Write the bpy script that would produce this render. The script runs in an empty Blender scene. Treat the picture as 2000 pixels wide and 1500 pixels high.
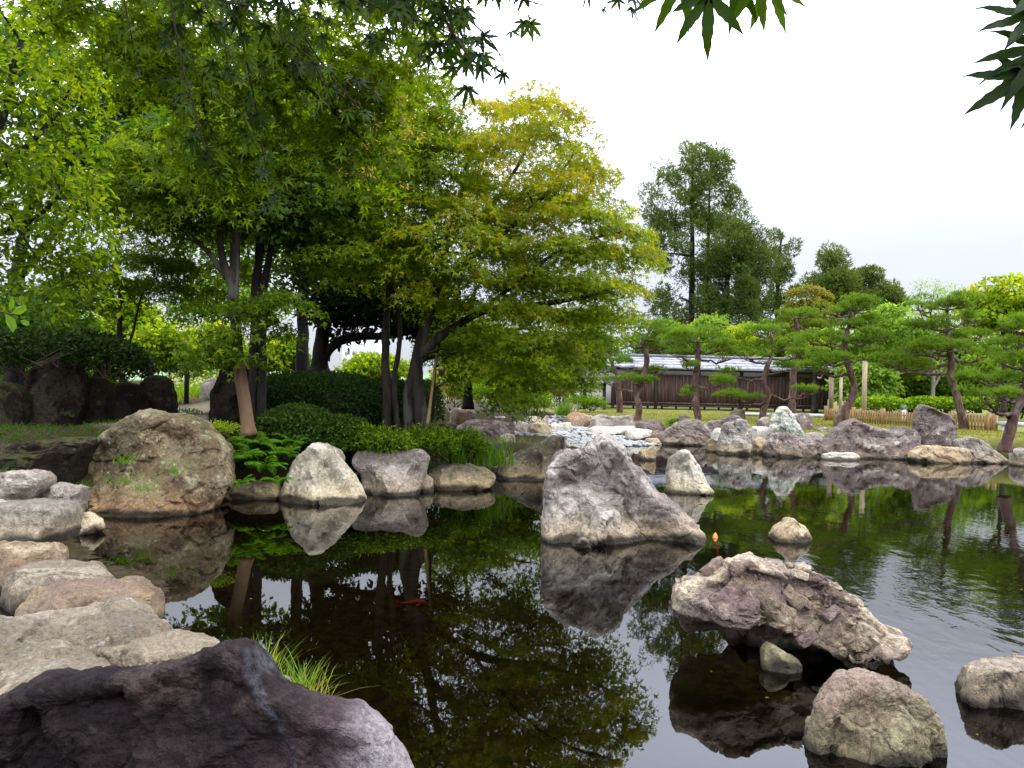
import bpy, bmesh, math, random
import numpy as np
from mathutils import Matrix, Vector

# ------------------------------------------------------------------ camera, sky, sun, exposure
scene = bpy.context.scene
F = 1500.0            # focal length in photo pixels (photo is 2000 x 1500)
H = 1.9               # eye height above the pond surface (z = 0)
ROLL = math.radians(1.3)

cam_d = bpy.data.cameras.new("camera")
cam = bpy.data.objects.new("camera", cam_d)
scene.collection.objects.link(cam)
cam_d.sensor_width = 36.0
cam_d.lens = 36.0 * F / 2000.0
cam_d.clip_start = 0.05
cam_d.clip_end = 6000
cam.matrix_world = Matrix.Translation((0, 0, H)) @ Matrix.Rotation(math.pi / 2, 4, 'X') @ Matrix.Rotation(ROLL, 4, 'Z')
scene.camera = cam

SUN_EL, SUN_AZ = math.radians(56), math.radians(118)     # azimuth from +Y towards +X
world = bpy.data.worlds.new("World")
scene.world = world
world.use_nodes = True
wn, wl = world.node_tree.nodes, world.node_tree.links
wn.clear()
w_out = wn.new('ShaderNodeOutputWorld')
w_add = wn.new('ShaderNodeAddShader')
w_bg1 = wn.new('ShaderNodeBackground'); w_bg1.inputs['Strength'].default_value = 0.05
w_sky = wn.new('ShaderNodeTexSky'); w_sky.sky_type = 'NISHITA'; w_sky.sun_disc = False
w_sky.sun_elevation = SUN_EL; w_sky.sun_rotation = SUN_AZ; w_sky.dust_density = 3.0
wl.new(w_sky.outputs[0], w_bg1.inputs['Color'])
# the overcast layer: brighter overhead, thinner and bluer towards the horizon
w_tc = wn.new('ShaderNodeTexCoord'); w_sep = wn.new('ShaderNodeSeparateXYZ')
wl.new(w_tc.outputs['Generated'], w_sep.inputs[0])
w_noise = wn.new('ShaderNodeTexNoise'); w_noise.inputs['Scale'].default_value = 2.2; w_noise.inputs['Detail'].default_value = 4
w_map = wn.new('ShaderNodeMapping'); w_map.inputs['Scale'].default_value = (1, 1, 2.5)
wl.new(w_tc.outputs['Generated'], w_map.inputs[0]); wl.new(w_map.outputs[0], w_noise.inputs['Vector'])
w_ramp = wn.new('ShaderNodeValToRGB')
cr = w_ramp.color_ramp; cr.interpolation = 'B_SPLINE'
SKY_MAX = 5.4
stops = [(0.0, (.70, .74, .85)), (0.12, (.78, .815, .91)), (0.24, (.98, 1.0, 1.08)), (0.34, (2.6, 2.75, 3.25)), (0.42, (4.0, 4.25, 5.1)), (0.56, (4.2, 4.4, 5.2)), (1.0, (4.2, 4.35, 4.9))]
while len(cr.elements) < len(stops): cr.elements.new(0.5)
for e, (p, c) in zip(cr.elements, stops):
    e.position = p; e.color = (c[0] / SKY_MAX, c[1] / SKY_MAX, c[2] / SKY_MAX, 1)
wl.new(w_sep.outputs['Z'], w_ramp.inputs[0])
w_mr = wn.new('ShaderNodeMapRange'); w_mr.inputs['From Min'].default_value = .3; w_mr.inputs['From Max'].default_value = .7
w_mr.inputs['To Min'].default_value = .93 * SKY_MAX; w_mr.inputs['To Max'].default_value = 1.07 * SKY_MAX
wl.new(w_noise.outputs[0], w_mr.inputs['Value'])
w_bg2 = wn.new('ShaderNodeBackground')
wl.new(w_ramp.outputs[0], w_bg2.inputs['Color']); wl.new(w_mr.outputs[0], w_bg2.inputs['Strength'])
wl.new(w_bg1.outputs[0], w_add.inputs[0]); wl.new(w_bg2.outputs[0], w_add.inputs[1])
wl.new(w_add.outputs[0], w_out.inputs['Surface'])

sun_d = bpy.data.lights.new("sun", 'SUN'); sun_d.energy = 1.5; sun_d.angle = math.radians(12); sun_d.color = (1, .96, .9)
sun = bpy.data.objects.new("sun", sun_d); scene.collection.objects.link(sun)
sdir = Vector((math.sin(SUN_AZ) * math.cos(SUN_EL), math.cos(SUN_AZ) * math.cos(SUN_EL), math.sin(SUN_EL)))
sun.rotation_euler = sdir.to_track_quat('Z', 'Y').to_euler(); sun.location = (8, -4, 14)

vs = scene.view_settings
vs.view_transform = 'Standard'; vs.look = 'None'; vs.gamma = 1.0; vs.exposure = -0.12; vs.use_curve_mapping = False
cy = scene.cycles
cy.use_denoising = True
cy.max_bounces = 7; cy.diffuse_bounces = 3; cy.glossy_bounces = 3; cy.transmission_bounces = 4; cy.transparent_max_bounces = 8
cy.caustics_reflective = False; cy.caustics_refractive = False
cy.sample_clamp_indirect = 6.0

# ------------------------------------------------------------------ helpers
COL = scene.collection
CA, SA = math.cos(ROLL), math.sin(ROLL)

def lev(px, py):
    dx, dy = px - 1000.0, py - 750.0
    return dx * CA + dy * SA, -dx * SA + dy * CA

def W(px, py, d):
    lx, ly = lev(px, py)
    return np.array((lx / F * d, d, H - ly / F * d))

def dw(px, py, z=0.0):
    """distance at which the sight line through a photo point meets the level z"""
    return F * (H - z) / lev(px, py)[1]

def G(px, py, z=0.0):
    return W(px, py, dw(px, py, z))

def tag(o, label=None, cat=None, group=None, kind=None):
    if label: o["label"] = label
    if cat: o["category"] = cat
    if group: o["group"] = group
    if kind: o["kind"] = kind
    return o

def empty(name, loc):
    o = bpy.data.objects.new(name, None); COL.objects.link(o)
    o.location = Vector(loc); o.empty_display_size = .2
    return o

def np_mesh(name, V, quads=None, tris=None, attrs=None, smooth=False, sharp=0):
    me = bpy.data.meshes.new(name)
    V = np.asarray(V, np.float32)
    nq = 0 if quads is None else len(quads); nt = 0 if tris is None else len(tris)
    me.vertices.add(len(V)); me.vertices.foreach_set('co', V.ravel())
    idx = []
    if nq: idx.append(np.asarray(quads, np.int32).ravel())
    if nt: idx.append(np.asarray(tris, np.int32).ravel())
    idx = np.concatenate(idx)
    me.loops.add(len(idx)); me.loops.foreach_set('vertex_index', idx)
    me.polygons.add(nq + nt)
    starts = np.concatenate([np.arange(nq) * 4, nq * 4 + np.arange(nt) * 3]).astype(np.int32)
    me.polygons.foreach_set('loop_start', starts)
    if smooth: me.polygons.foreach_set('use_smooth', np.ones(nq + nt, bool))
    me.update(calc_edges=True)
    if sharp: me.set_sharp_from_angle(angle=math.radians(sharp))
    for k, a in (attrs or {}).items():
        at = me.attributes.new(k, 'FLOAT', 'POINT'); at.data.foreach_set('value', np.asarray(a, np.float32).ravel())
    return me

def obj(name, me, mat, parent=None, loc=None):
    o = bpy.data.objects.new(name, me); COL.objects.link(o)
    if mat is not None and not me.materials: me.materials.append(mat)
    if parent is not None: o.parent = parent
    if loc is not None: o.location = Vector(loc)
    return o

class MB:
    """collects quads and triangles for one mesh"""
    def __init__(s): s.v = []; s.q = []; s.t = []; s.a = []; s.n = 0
    def add(s, V, q=None, t=None, a=None):
        V = np.asarray(V, float)
        if q is not None and len(q): s.q.append(np.asarray(q) + s.n)
        if t is not None and len(t): s.t.append(np.asarray(t) + s.n)
        s.v.append(V); s.a.append(np.zeros(len(V)) if a is None else np.broadcast_to(a, (len(V),)).astype(float)); s.n += len(V)
        return s
    def tube(s, P, R, sides=6, a=None, cap=True):
        P = np.asarray(P, float); R = np.broadcast_to(np.asarray(R, float), (len(P),))
        n = len(P); T = np.gradient(P, axis=0); T /= np.linalg.norm(T, axis=1)[:, None] + 1e-9
        ref = np.array((0., 0, 1)) if abs(T[:, 2]).mean() < .8 else np.array((1., 0, 0))
        A = np.cross(T, ref); A /= np.linalg.norm(A, axis=1)[:, None] + 1e-9
        B = np.cross(T, A)
        an = np.arange(sides) * 2 * math.pi / sides
        V = P[:, None] + R[:, None, None] * (np.cos(an)[None, :, None] * A[:, None] + np.sin(an)[None, :, None] * B[:, None])
        i = np.arange(n - 1)[:, None] * sides; j = np.arange(sides)[None]; k = (j + 1) % sides
        q = np.stack([i + j, i + k, i + k + sides, i + j + sides], -1).reshape(-1, 4)
        V = V.reshape(-1, 3); t = None
        if cap:
            V = np.vstack([V, P[-1:], P[:1]]); e = (n - 1) * sides; jj = np.arange(sides); kk = (jj + 1) % sides
            t = np.vstack([np.stack([e + jj, e + kk, np.full(sides, n * sides)], -1), np.stack([kk, jj, np.full(sides, n * sides + 1)], -1)])
        return s.add(V, q, t, a)
    def box(s, x0, x1, y0, y1, z0, z1, M=None, a=None):
        V = np.array([(x, y, z) for z in (z0, z1) for y in (y0, y1) for x in (x0, x1)], float)
        if M is not None: V = V @ np.asarray(M)[:3, :3].T + np.asarray(M)[:3, 3]
        return s.add(V, [(0, 2, 3, 1), (4, 5, 7, 6), (0, 1, 5, 4), (2, 6, 7, 3), (0, 4, 6, 2), (1, 3, 7, 5)], None, a)
    def mesh(s, name, smooth=False, off=None):
        V = np.vstack(s.v)
        if off is not None: V = V - np.asarray(off, float)
        return np_mesh(name, V, np.vstack(s.q) if s.q else None, np.vstack(s.t) if s.t else None, {'tint': np.concatenate(s.a)}, smooth)

def catmull(P, n=6):
    P = np.asarray(P, float); Q = np.vstack([2 * P[:1] - P[1:2], P, 2 * P[-1:] - P[-2:-1]]); out = []
    for i in range(1, len(Q) - 2):
        t = np.linspace(0, 1, n, endpoint=False)[:, None]
        a, b, c, d = Q[i - 1], Q[i], Q[i + 1], Q[i + 2]
        out.append(.5 * (2 * b + (c - a) * t + (2 * a - 5 * b + 4 * c - d) * t ** 2 + (3 * b - a - 3 * c + d) * t ** 3))
    out.append(P[-1:]); return np.vstack(out)

# vectorised gradient noise
_rs = np.random.RandomState(7)
_perm = np.concatenate([_rs.permutation(256)] * 3)
_grad = _rs.normal(size=(256, 3)); _grad /= np.linalg.norm(_grad, axis=1)[:, None]
def perlin(P):
    P = np.asarray(P, float); i = np.floor(P).astype(int); f = P - i; i &= 255
    u = f * f * f * (f * (f * 6 - 15) + 10); r = 0
    for dx in (0, 1):
        for dy in (0, 1):
            for dz in (0, 1):
                h = _perm[_perm[_perm[(i[:, 0] + dx) & 255] + ((i[:, 1] + dy) & 255)] + ((i[:, 2] + dz) & 255)]
                g = (_grad[h] * (f - (dx, dy, dz))).sum(1)
                r = r + g * (u[:, 0] if dx else 1 - u[:, 0]) * (u[:, 1] if dy else 1 - u[:, 1]) * (u[:, 2] if dz else 1 - u[:, 2])
    return r * 1.6
def fbm(P, octs=4, gain=.5, ridged=False):
    r = 0; a = 1
    for k in range(octs):
        n = perlin(P * 2 ** k + 17.3 * k); r = r + a * ((1 - 2 * np.abs(n)) if ridged else n); a *= gain
    return r
def sstep(a, b, x):
    t = np.clip((x - a) / (b - a), 0, 1); return t * t * (3 - 2 * t)

# ------------------------------------------------------------------ materials
def new_mat(name):
    m = bpy.data.materials.new(name); m.use_nodes = True
    nt = m.node_tree; nt.nodes.clear()
    return m, nt
class NT:
    def __init__(s, nt): s.nt = nt
    def n(s, t, **kw):
        nd = s.nt.nodes.new(t)
        for k, v in kw.items(): setattr(nd, k, v)
        return nd
    def l(s, a, b): s.nt.links.new(a, b)
    def val(s, sock, v):
        if hasattr(v, 'is_linked') or hasattr(v, 'links'): s.l(v, sock)
        else: sock.default_value = v
    def math(s, op, a, b=None, clamp=False):
        nd = s.n('ShaderNodeMath', operation=op, use_clamp=clamp); s.val(nd.inputs[0], a)
        if b is not None: s.val(nd.inputs[1], b)
        return nd.outputs[0]
    def mix(s, f, a, b, mode='MIX'):
        nd = s.n('ShaderNodeMix', data_type='RGBA', blend_type=mode); s.val(nd.inputs[0], f)
        s.val(nd.inputs[6], a if not isinstance(a, tuple) else (*a, 1)[:4]); s.val(nd.inputs[7], b if not isinstance(b, tuple) else (*b, 1)[:4])
        return nd.outputs[2]
    def noise(s, vec, scale, detail=4, rough=.55, dist=0):
        nd = s.n('ShaderNodeTexNoise'); s.l(vec, nd.inputs['Vector']); nd.inputs['Scale'].default_value = scale
        nd.inputs['Detail'].default_value = detail; nd.inputs['Roughness'].default_value = rough; nd.inputs['Distortion'].default_value = dist
        return nd.outputs[0]
    def step(s, v, a, b, lo=0.0, hi=1.0):
        nd = s.n('ShaderNodeMapRange', interpolation_type='SMOOTHSTEP'); s.val(nd.inputs[0], v)
        nd.inputs[1].default_value = a; nd.inputs[2].default_value = b; nd.inputs[3].default_value = lo; nd.inputs[4].default_value = hi
        return nd.outputs[0]

def rock_mat(name, dark, mid, light, patch=None, patch_amt=.5, tan=(.36, .27, .15), tan_amt=.6, tide=True, moss=0.0, lichen=.3, strata=0.0, rough=.85, bump=1.0, scale=1.0, sdir=(0, 0, 1), la=.515, crk=.12, zone=False, spec=.25):
    dark, mid, light = [tuple(np.array(c_) * (1.03, .98, .88)) for c_ in (dark, mid, light)]
    m, nt = new_mat(name); k = NT(nt)
    tc = k.n('ShaderNodeTexCoord'); oi = k.n('ShaderNodeObjectInfo'); geo = k.n('ShaderNodeNewGeometry')
    off = k.math('MULTIPLY', oi.outputs['Random'], 61.0)
    va = k.n('ShaderNodeVectorMath', operation='ADD'); k.l(tc.outputs['Object'], va.inputs[0]); k.l(off, va.inputs[1])
    v = va.outputs[0]
    n1 = k.noise(v, 1.5 * scale, 8, .55, .5); n2 = k.noise(v, .9 * scale, 5, .55, .6); n3 = k.noise(v, 22 * scale, 6, .7); n4 = k.noise(v, 5.5 * scale, 8, .68, .3)
    c = k.mix(k.step(n1, .36, .62), dark, mid)
    nl = k.math('ADD', k.math('MULTIPLY', n4, .3), k.math('MULTIPLY', k.noise(v, .75 * scale, 5, .62, 1.2), .7))
    c = k.mix(k.step(nl, la, la + .07), c, light)
    if patch: c = k.mix(k.math('MULTIPLY', k.step(n2, .47, .6), patch_amt), c, patch)
    if strata:
        mp = k.n('ShaderNodeMapping'); k.l(v, mp.inputs[0]); mp.inputs['Scale'].default_value = (1.0, 1.0, 9.0); mp.inputs['Rotation'].default_value = sdir
        st = k.noise(mp.outputs[0], 1.6 * scale, 6, .65, .5)
        c = k.mix(k.math('MULTIPLY', k.step(st, .5, .62), strata), c, light)
        c = k.mix(k.math('MULTIPLY', k.step(st, .46, .36), strata), c, dark)
    sp = k.n('ShaderNodeSeparateXYZ'); k.l(geo.outputs['Position'], sp.inputs[0])
    zj = k.math('ADD', sp.outputs['Z'], k.math('MULTIPLY', k.math('SUBTRACT', n4, .5), -.35))
    if zone:
        at = [k.n('ShaderNodeAttribute', attribute_name=a_).outputs['Fac'] for a_ in ('pale', 'vein', 'white')]
        c = k.mix(k.math('MULTIPLY', at[0], .8), c, k.mix(n4, (.05, .03, .032), (.15, .1, .1)))
        c = k.mix(k.math('MULTIPLY', at[2], k.step(n1, .3, .55)), c, (.27, .24, .24))
        c = k.mix(k.math('MULTIPLY', at[1], k.step(n4, .3, .6, .25, .8)), c, k.mix(n3, (.03, .033, .038), (.11, .115, .13)))
    if tan_amt: c = k.mix(k.math('MULTIPLY', k.step(zj, .42, .06), tan_amt), c, tan)
    if lichen:
        vo = k.n('ShaderNodeTexVoronoi'); k.l(v, vo.inputs['Vector']); vo.inputs['Scale'].default_value = 9 * scale
        spot = k.math('MULTIPLY', k.step(vo.outputs['Distance'], .32, .2), k.step(n4, .48, .62))
        c = k.mix(k.math('MULTIPLY', spot, lichen), c, (.5, .5, .43))
    n5 = k.noise(v, 85 * scale ** .5, 4, .7)
    c = k.mix(.75, c, k.mix(k.step(n3, .3, .7), (.55, .55, .55), (1.4, 1.4, 1.4)), 'MULTIPLY')
    c = k.mix(.6, c, k.mix(k.step(n5, .32, .68), (.6, .6, .6), (1.38, 1.38, 1.38)), 'MULTIPLY')
    if moss:
        sn = k.n('ShaderNodeSeparateXYZ'); k.l(geo.outputs['Normal'], sn.inputs[0])
        mf = k.math('ADD', k.math('MULTIPLY', sn.outputs['Z'], .35), k.math('SUBTRACT', n2, .35))
        mf = k.math('ADD', mf, k.math('MULTIPLY', k.math('SUBTRACT', n4, .5), .7))
        c = k.mix(k.math('MULTIPLY', k.step(mf, .32, .5), moss), c, k.mix(n3, (.03, .045, .008), (.1, .11, .02)))
    rg = rough
    if tide:
        zt = k.math('ADD', sp.outputs['Z'], k.math('MULTIPLY', k.math('SUBTRACT', n1, .5), -.34))
        zt = k.math('ADD', zt, k.math('MULTIPLY', k.math('SUBTRACT', n3, .5), -.07))
        w = k.step(zt, .11, .03)
        c = k.mix(k.math('MULTIPLY', w, .92), c, (.016, .014, .009))
    bs = k.n('ShaderNodeBsdfPrincipled'); k.l(c, bs.inputs['Base Color']); bs.inputs['Roughness'].default_value = rg; bs.inputs['Specular IOR Level'].default_value = spec
    vor = k.n('ShaderNodeTexVoronoi', feature='DISTANCE_TO_EDGE')
    dv = k.n('ShaderNodeVectorMath', operation='ADD'); k.l(v, dv.inputs[0])
    nn = k.n('ShaderNodeTexNoise'); k.l(v, nn.inputs['Vector']); nn.inputs['Scale'].default_value = 2.6 * scale; nn.inputs['Detail'].default_value = 5
    k.l(nn.outputs['Color'], dv.inputs[1]); k.l(dv.outputs[0], vor.inputs['Vector']); vor.inputs['Scale'].default_value = 2.1 * scale
    crack = k.math('MULTIPLY', k.step(vor.outputs['Distance'], .0, .03), k.step(n1, .62, .45, .0, 1.0))
    rd = k.math('ABSOLUTE', k.math('SUBTRACT', k.noise(v, 3.3 * scale, 6, .6, .8), .5))
    h = k.math('ADD', k.math('MULTIPLY', n4, .8), k.math('MULTIPLY', n3, .55)); h = k.math('ADD', h, k.math('MULTIPLY', rd, 1.1)); h = k.math('ADD', h, k.math('MULTIPLY', n5, .2)); h = k.math('ADD', h, k.math('MULTIPLY', crack, crk))
    mc = k.n('ShaderNodeMapping'); k.l(v, mc.inputs[0]); mc.inputs['Scale'].default_value = (1.0, 1.0, .38); mc.inputs['Rotation'].default_value = (0, .75, .2)
    cn = k.noise(mc.outputs[0], 2.3 * scale, 3, .55, .9); crs = k.math('MULTIPLY', k.step(k.math('ABSOLUTE', k.math('SUBTRACT', cn, .5)), .0, .01, 1.0, 0.0), k.step(n2, .5, .62))
    c = k.mix(k.math('MULTIPLY', crs, .12), c, (.05, .042, .035)); k.l(c, bs.inputs['Base Color'])
    h = k.math('SUBTRACT', h, k.math('MULTIPLY', crs, .2))
    bp = k.n('ShaderNodeBump'); bp.inputs['Strength'].default_value = .8 * bump; bp.inputs['Distance'].default_value = .06 / scale; k.l(h, bp.inputs['Height'])
    k.l(bp.outputs[0], bs.inputs['Normal'])
    out = k.n('ShaderNodeOutputMaterial'); k.l(bs.outputs[0], out.inputs[0])
    return m

def leaf_mat(name, stops, trans=.42, rough=.5, spec=.25, tboost=(2.3, 2.1, .5)):
    m, nt = new_mat(name); k = NT(nt)
    at = k.n('ShaderNodeAttribute', attribute_name='tint'); rp = k.n('ShaderNodeValToRGB')
    cr = rp.color_ramp
    while len(cr.elements) < len(stops): cr.elements.new(.5)
    for e, (p, c) in zip(cr.elements, stops): e.position = p; e.color = (*c, 1)
    k.l(at.outputs['Fac'], rp.inputs[0])
    bs = k.n('ShaderNodeBsdfPrincipled'); k.l(rp.outputs[0], bs.inputs['Base Color']); bs.inputs['Roughness'].default_value = rough; bs.inputs['Specular IOR Level'].default_value = spec
    tr = k.n('ShaderNodeBsdfTranslucent'); k.l(k.mix(1.0, rp.outputs[0], tboost, 'MULTIPLY'), tr.inputs[0])
    mx = k.n('ShaderNodeMixShader'); mx.inputs[0].default_value = trans; k.l(bs.outputs[0], mx.inputs[1]); k.l(tr.outputs[0], mx.inputs[2])
    out = k.n('ShaderNodeOutputMaterial'); k.l(mx.outputs[0], out.inputs[0])
    return m

def plain_mat(name, c1, c2, scale=8, stretch=(1, 1, 1), rough=.8, bump=.3, bdist=.02, c3=None, metallic=0, spec=.3):
    m, nt = new_mat(name); k = NT(nt)
    tc = k.n('ShaderNodeTexCoord'); mp = k.n('ShaderNodeMapping'); k.l(tc.outputs['Object'], mp.inputs[0]); mp.inputs['Scale'].default_value = stretch
    oi = k.n('ShaderNodeObjectInfo'); va = k.n('ShaderNodeVectorMath', operation='ADD'); k.l(mp.outputs[0], va.inputs[0]); k.l(k.math('MULTIPLY', oi.outputs['Random'], 43.0), va.inputs[1])
    n1 = k.noise(va.outputs[0], scale, 7, .62, .2)
    c = k.mix(k.step(n1, .33, .67), c1, c2)
    if c3:
        n2 = k.noise(va.outputs[0], scale * .35, 5, .6, .3); c = k.mix(k.step(n2, .53, .64), c, c3)
    bs = k.n('ShaderNodeBsdfPrincipled'); k.l(c, bs.inputs['Base Color']); bs.inputs['Roughness'].default_value = rough; bs.inputs['Metallic'].default_value = metallic; bs.inputs['Specular IOR Level'].default_value = spec
    bp = k.n('ShaderNodeBump'); bp.inputs['Strength'].default_value = bump; bp.inputs['Distance'].default_value = bdist; k.l(n1, bp.inputs['Height']); k.l(bp.outputs[0], bs.inputs['Normal'])
    out = k.n('ShaderNodeOutputMaterial'); k.l(bs.outputs[0], out.inputs[0])
    return m

M = {}
M['hero'] = rock_mat('centre_rock_stone', (.14, .117, .107), (.235, .212, .193), (.41, .395, .37), la=.475, patch=(.15, .115, .11), patch_amt=.65, tan_amt=.7, lichen=.1, strata=.25, sdir=(0, .7, .3), bump=1.2)
M['fracture'] = rock_mat('fractured_slab_stone', (.125, .088, .08), (.26, .21, .155), (.43, .37, .285), la=.5, patch=(.145, .1, .097), patch_amt=.65, tan_amt=0, lichen=.1, tide=True, bump=1.4, scale=1.6)
M['purple'] = rock_mat('purple_stone', (.08, .061, .056), (.14, .11, .1), (.31, .285, .255), la=.54, patch=(.125, .096, .09), patch_amt=.5, tan_amt=.35, lichen=.2, strata=.25, sdir=(0, -.8, 0))
M['purple_pale'] = rock_mat('pale_purple_stone', (.18, .153, .143), (.29, .258, .242), (.44, .41, .38), tan_amt=.2, lichen=.2, strata=.3)
M['grey'] = rock_mat('grey_stone', (.13, .118, .102), (.225, .203, .178), (.36, .34, .305), patch=(.18, .145, .125), patch_amt=.4, tan_amt=.5, lichen=.3, strata=.3)
M['striated'] = rock_mat('striated_grey_stone', (.16, .155, .14), (.255, .247, .225), (.39, .38, .355), tan_amt=.8, lichen=.25, strata=.7)
M['banded'] = rock_mat('green_banded_stone', (.15, .19, .14), (.3, .33, .27), (.58, .57, .53), patch=(.14, .18, .13), patch_amt=.5, tan_amt=0, tide=False, lichen=.1, strata=.9, scale=.9, sdir=(0, .4, 0))
M['white'] = rock_mat('white_stone', (.26, .235, .185), (.38, .355, .29), (.5, .48, .42), patch=(.3, .26, .19), patch_amt=.4, tan=(.45, .36, .2), tan_amt=.6, lichen=.1, bump=.8)
M['lichen'] = rock_mat('lichen_covered_stone', (.075, .06, .036), (.135, .112, .066), (.31, .285, .185), la=.47, patch=(.24, .15, .085), patch_amt=.45, tan=(.42, .25, .13), tan_amt=.95, lichen=.8, moss=.4, bump=1.5)
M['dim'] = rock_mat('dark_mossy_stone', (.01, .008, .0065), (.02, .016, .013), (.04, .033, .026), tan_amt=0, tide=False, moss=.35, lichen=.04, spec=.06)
M['brown'] = rock_mat('brown_stone', (.12, .085, .065), (.22, .165, .125), (.34, .29, .24), patch=(.3, .17, .09), patch_amt=.3, tan_amt=.2, lichen=.3, moss=.15)
M['rust'] = rock_mat('rust_stained_stone', (.15, .11, .08), (.26, .2, .14), (.38, .32, .25), patch=(.34, .17, .08), patch_amt=.6, tan_amt=.1, lichen=.3)
M['step'] = rock_mat('stepping_stone', (.125, .102, .075), (.205, .175, .132), (.31, .275, .22), patch=(.18, .14, .115), patch_amt=.5, tan_amt=.2, lichen=.3, moss=.1, bump=.9, scale=1.5)
M['step_red'] = rock_mat('reddish_stepping_stone', (.12, .082, .058), (.225, .165, .105), (.31, .255, .175), patch=(.16, .108, .085), patch_amt=.7, tan_amt=.2, lichen=.15, scale=1.6, bump=.9)
M['basalt'] = rock_mat('dark_purple_rock', (.011, .0085, .0095), (.026, .019, .02), (.065, .048, .049), la=.54, patch=(.04, .026, .028), patch_amt=.7, tan_amt=0, tide=False, lichen=.05, rough=.72, bump=1.2, scale=1.7, strata=.25, sdir=(0, 1.1, .3), crk=.05, zone=True, spec=.15)
M['olive'] = rock_mat('olive_grey_stone', (.14, .122, .085), (.26, .235, .175), (.42, .39, .33), patch=(.23, .13, .115), patch_amt=.5, tan=(.3, .26, .13), tan_amt=.5, lichen=.2, scale=1.8, bump=1.2)
M['slant'] = rock_mat('dark_grey_slanting_stone', (.08, .068, .05), (.14, .12, .09), (.25, .22, .175), tan=(.4, .3, .16), tan_amt=.8, lichen=.35, moss=.35)
M['slab_white'] = rock_mat('bleached_slab', (.36, .345, .3), (.46, .445, .4), (.55, .535, .5), tan_amt=.15, lichen=0, bump=.7)
M['tan'] = rock_mat('tan_stone', (.22, .165, .1), (.34, .27, .175), (.47, .41, .3), tan_amt=.2, lichen=.15, scale=1.5)

MAPLE = [(0, (.008, .02, .002)), (.3, (.038, .078, .003)), (.55, (.12, .19, .006)), (.8, (.25, .23, .012)), (1, (.36, .19, .025))]
M['maple'] = leaf_mat('maple_foliage', MAPLE, .54, rough=.6, spec=.1)
M['green'] = leaf_mat('green_foliage', [(0, (.009, .024, .002)), (.4, (.032, .074, .004)), (.72, (.1, .185, .007)), (1, (.22, .32, .012))], .5, rough=.55, spec=.15)
M['deep'] = leaf_mat('dark_evergreen_foliage', [(0, (.005, .012, .002)), (.5, (.013, .028, .004)), (1, (.034, .065, .008))], .22, rough=.65, spec=.06)
M['yellow'] = leaf_mat('yellow_green_foliage', [(0, (.035, .085, .007)), (.5, (.12, .21, .011)), (.8, (.26, .31, .018)), (1, (.42, .33, .04))], .5, rough=.6, spec=.1)
M['pine'] = leaf_mat('pine_needles', [(0, (.03, .06, .008)), (.5, (.085, .155, .014)), (1, (.18, .28, .025))], .33, rough=.6, spec=.12)
M['cedar'] = leaf_mat('cedar_needles', [(0, (.032, .055, .018)), (.5, (.075, .12, .028)), (1, (.16, .2, .038))], .3, rough=.7, spec=.08)
M['willow'] = leaf_mat('pale_green_foliage', [(0, (.06, .12, .02)), (.5, (.13, .23, .035)), (1, (.25, .35, .06))], .45, rough=.6, spec=.1)
M['hedge'] = leaf_mat('clipped_azalea_foliage', [(0, (.008, .022, .004)), (.5, (.022, .055, .007)), (1, (.07, .12, .014))], .25, rough=.6, spec=.1)
M['olive_leaf'] = leaf_mat('olive_brown_foliage', [(0, (.05, .065, .01)), (.5, (.12, .13, .016)), (1, (.22, .17, .03))], .35, rough=.6, spec=.1)
M['fern'] = leaf_mat('fern_fronds', [(0, (.02, .07, .006)), (.5, (.06, .17, .01)), (1, (.2, .34, .02))], .45, rough=.5, spec=.2)
M['blade'] = leaf_mat('grass_blades', [(0, (.025, .07, .006)), (.5, (.1, .2, .012)), (.8, (.22, .3, .03)), (1, (.4, .24, .1))], .45, rough=.55, spec=.15)
M['lawn_blade'] = leaf_mat('lawn_blades', [(0, (.07, .1, .014)), (.5, (.14, .155, .026)), (1, (.26, .22, .06))], .35, rough=.7, spec=.1)
M['near_leaf'] = leaf_mat('near_maple_leaves', [(0, (.006, .017, .002)), (.4, (.02, .048, .003)), (.75, (.07, .125, .006)), (1, (.2, .24, .015))], .42, rough=.5, spec=.15)
M['samara'] = leaf_mat('maple_seed_wings', [(0, (.4, .2, .12)), (1, (.55, .38, .22))], .45)
M['flower'] = leaf_mat('white_flowers', [(0, (.6, .62, .5)), (1, (.8, .8, .72))], .3)
M['bark'] = plain_mat('grey_brown_bark', (.012, .009, .0065), (.038, .029, .021), 9, (1, 1, .25), .9, 1.0, .05, c3=(.07, .068, .052))
M['bark_tan'] = plain_mat('tan_bare_bark', (.1, .058, .03), (.19, .115, .064), 7, (1, 1, .2), .8, .5, .015)
M['bark_dark'] = plain_mat('dark_bark', (.007, .005, .004), (.02, .015, .011), 9, (1, 1, .3), .9, .8, .03)
M['bark_pine'] = plain_mat('red_pine_bark', (.04, .022, .016), (.125, .068, .05), 9, (1, 1, .4), .9, 1.0, .05, c3=(.16, .125, .1))
M['bark_grey'] = plain_mat('pale_grey_bark', (.14, .13, .11), (.24, .225, .195), 6, (1, 1, .3), .9, .4, .02)
M['twig'] = plain_mat('twig_bark', (.035, .022, .014), (.07, .045, .03), 12, (1, 1, 1), .85, .3)
M['plank'] = plain_mat('weathered_dark_planks', (.036, .019, .014), (.085, .045, .033), 5, (6, 1, .35), .85, .4, .01, c3=(.12, .085, .07))
M['timber'] = plain_mat('dark_timber', (.02, .014, .012), (.05, .036, .03), 5, (1, 1, .3), .85, .3)
M['roof'] = plain_mat('pale_roof_boards', (.2, .205, .225), (.36, .37, .4), 3, (1, 3, 1), .6, .3, c3=(.12, .12, .13))
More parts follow.
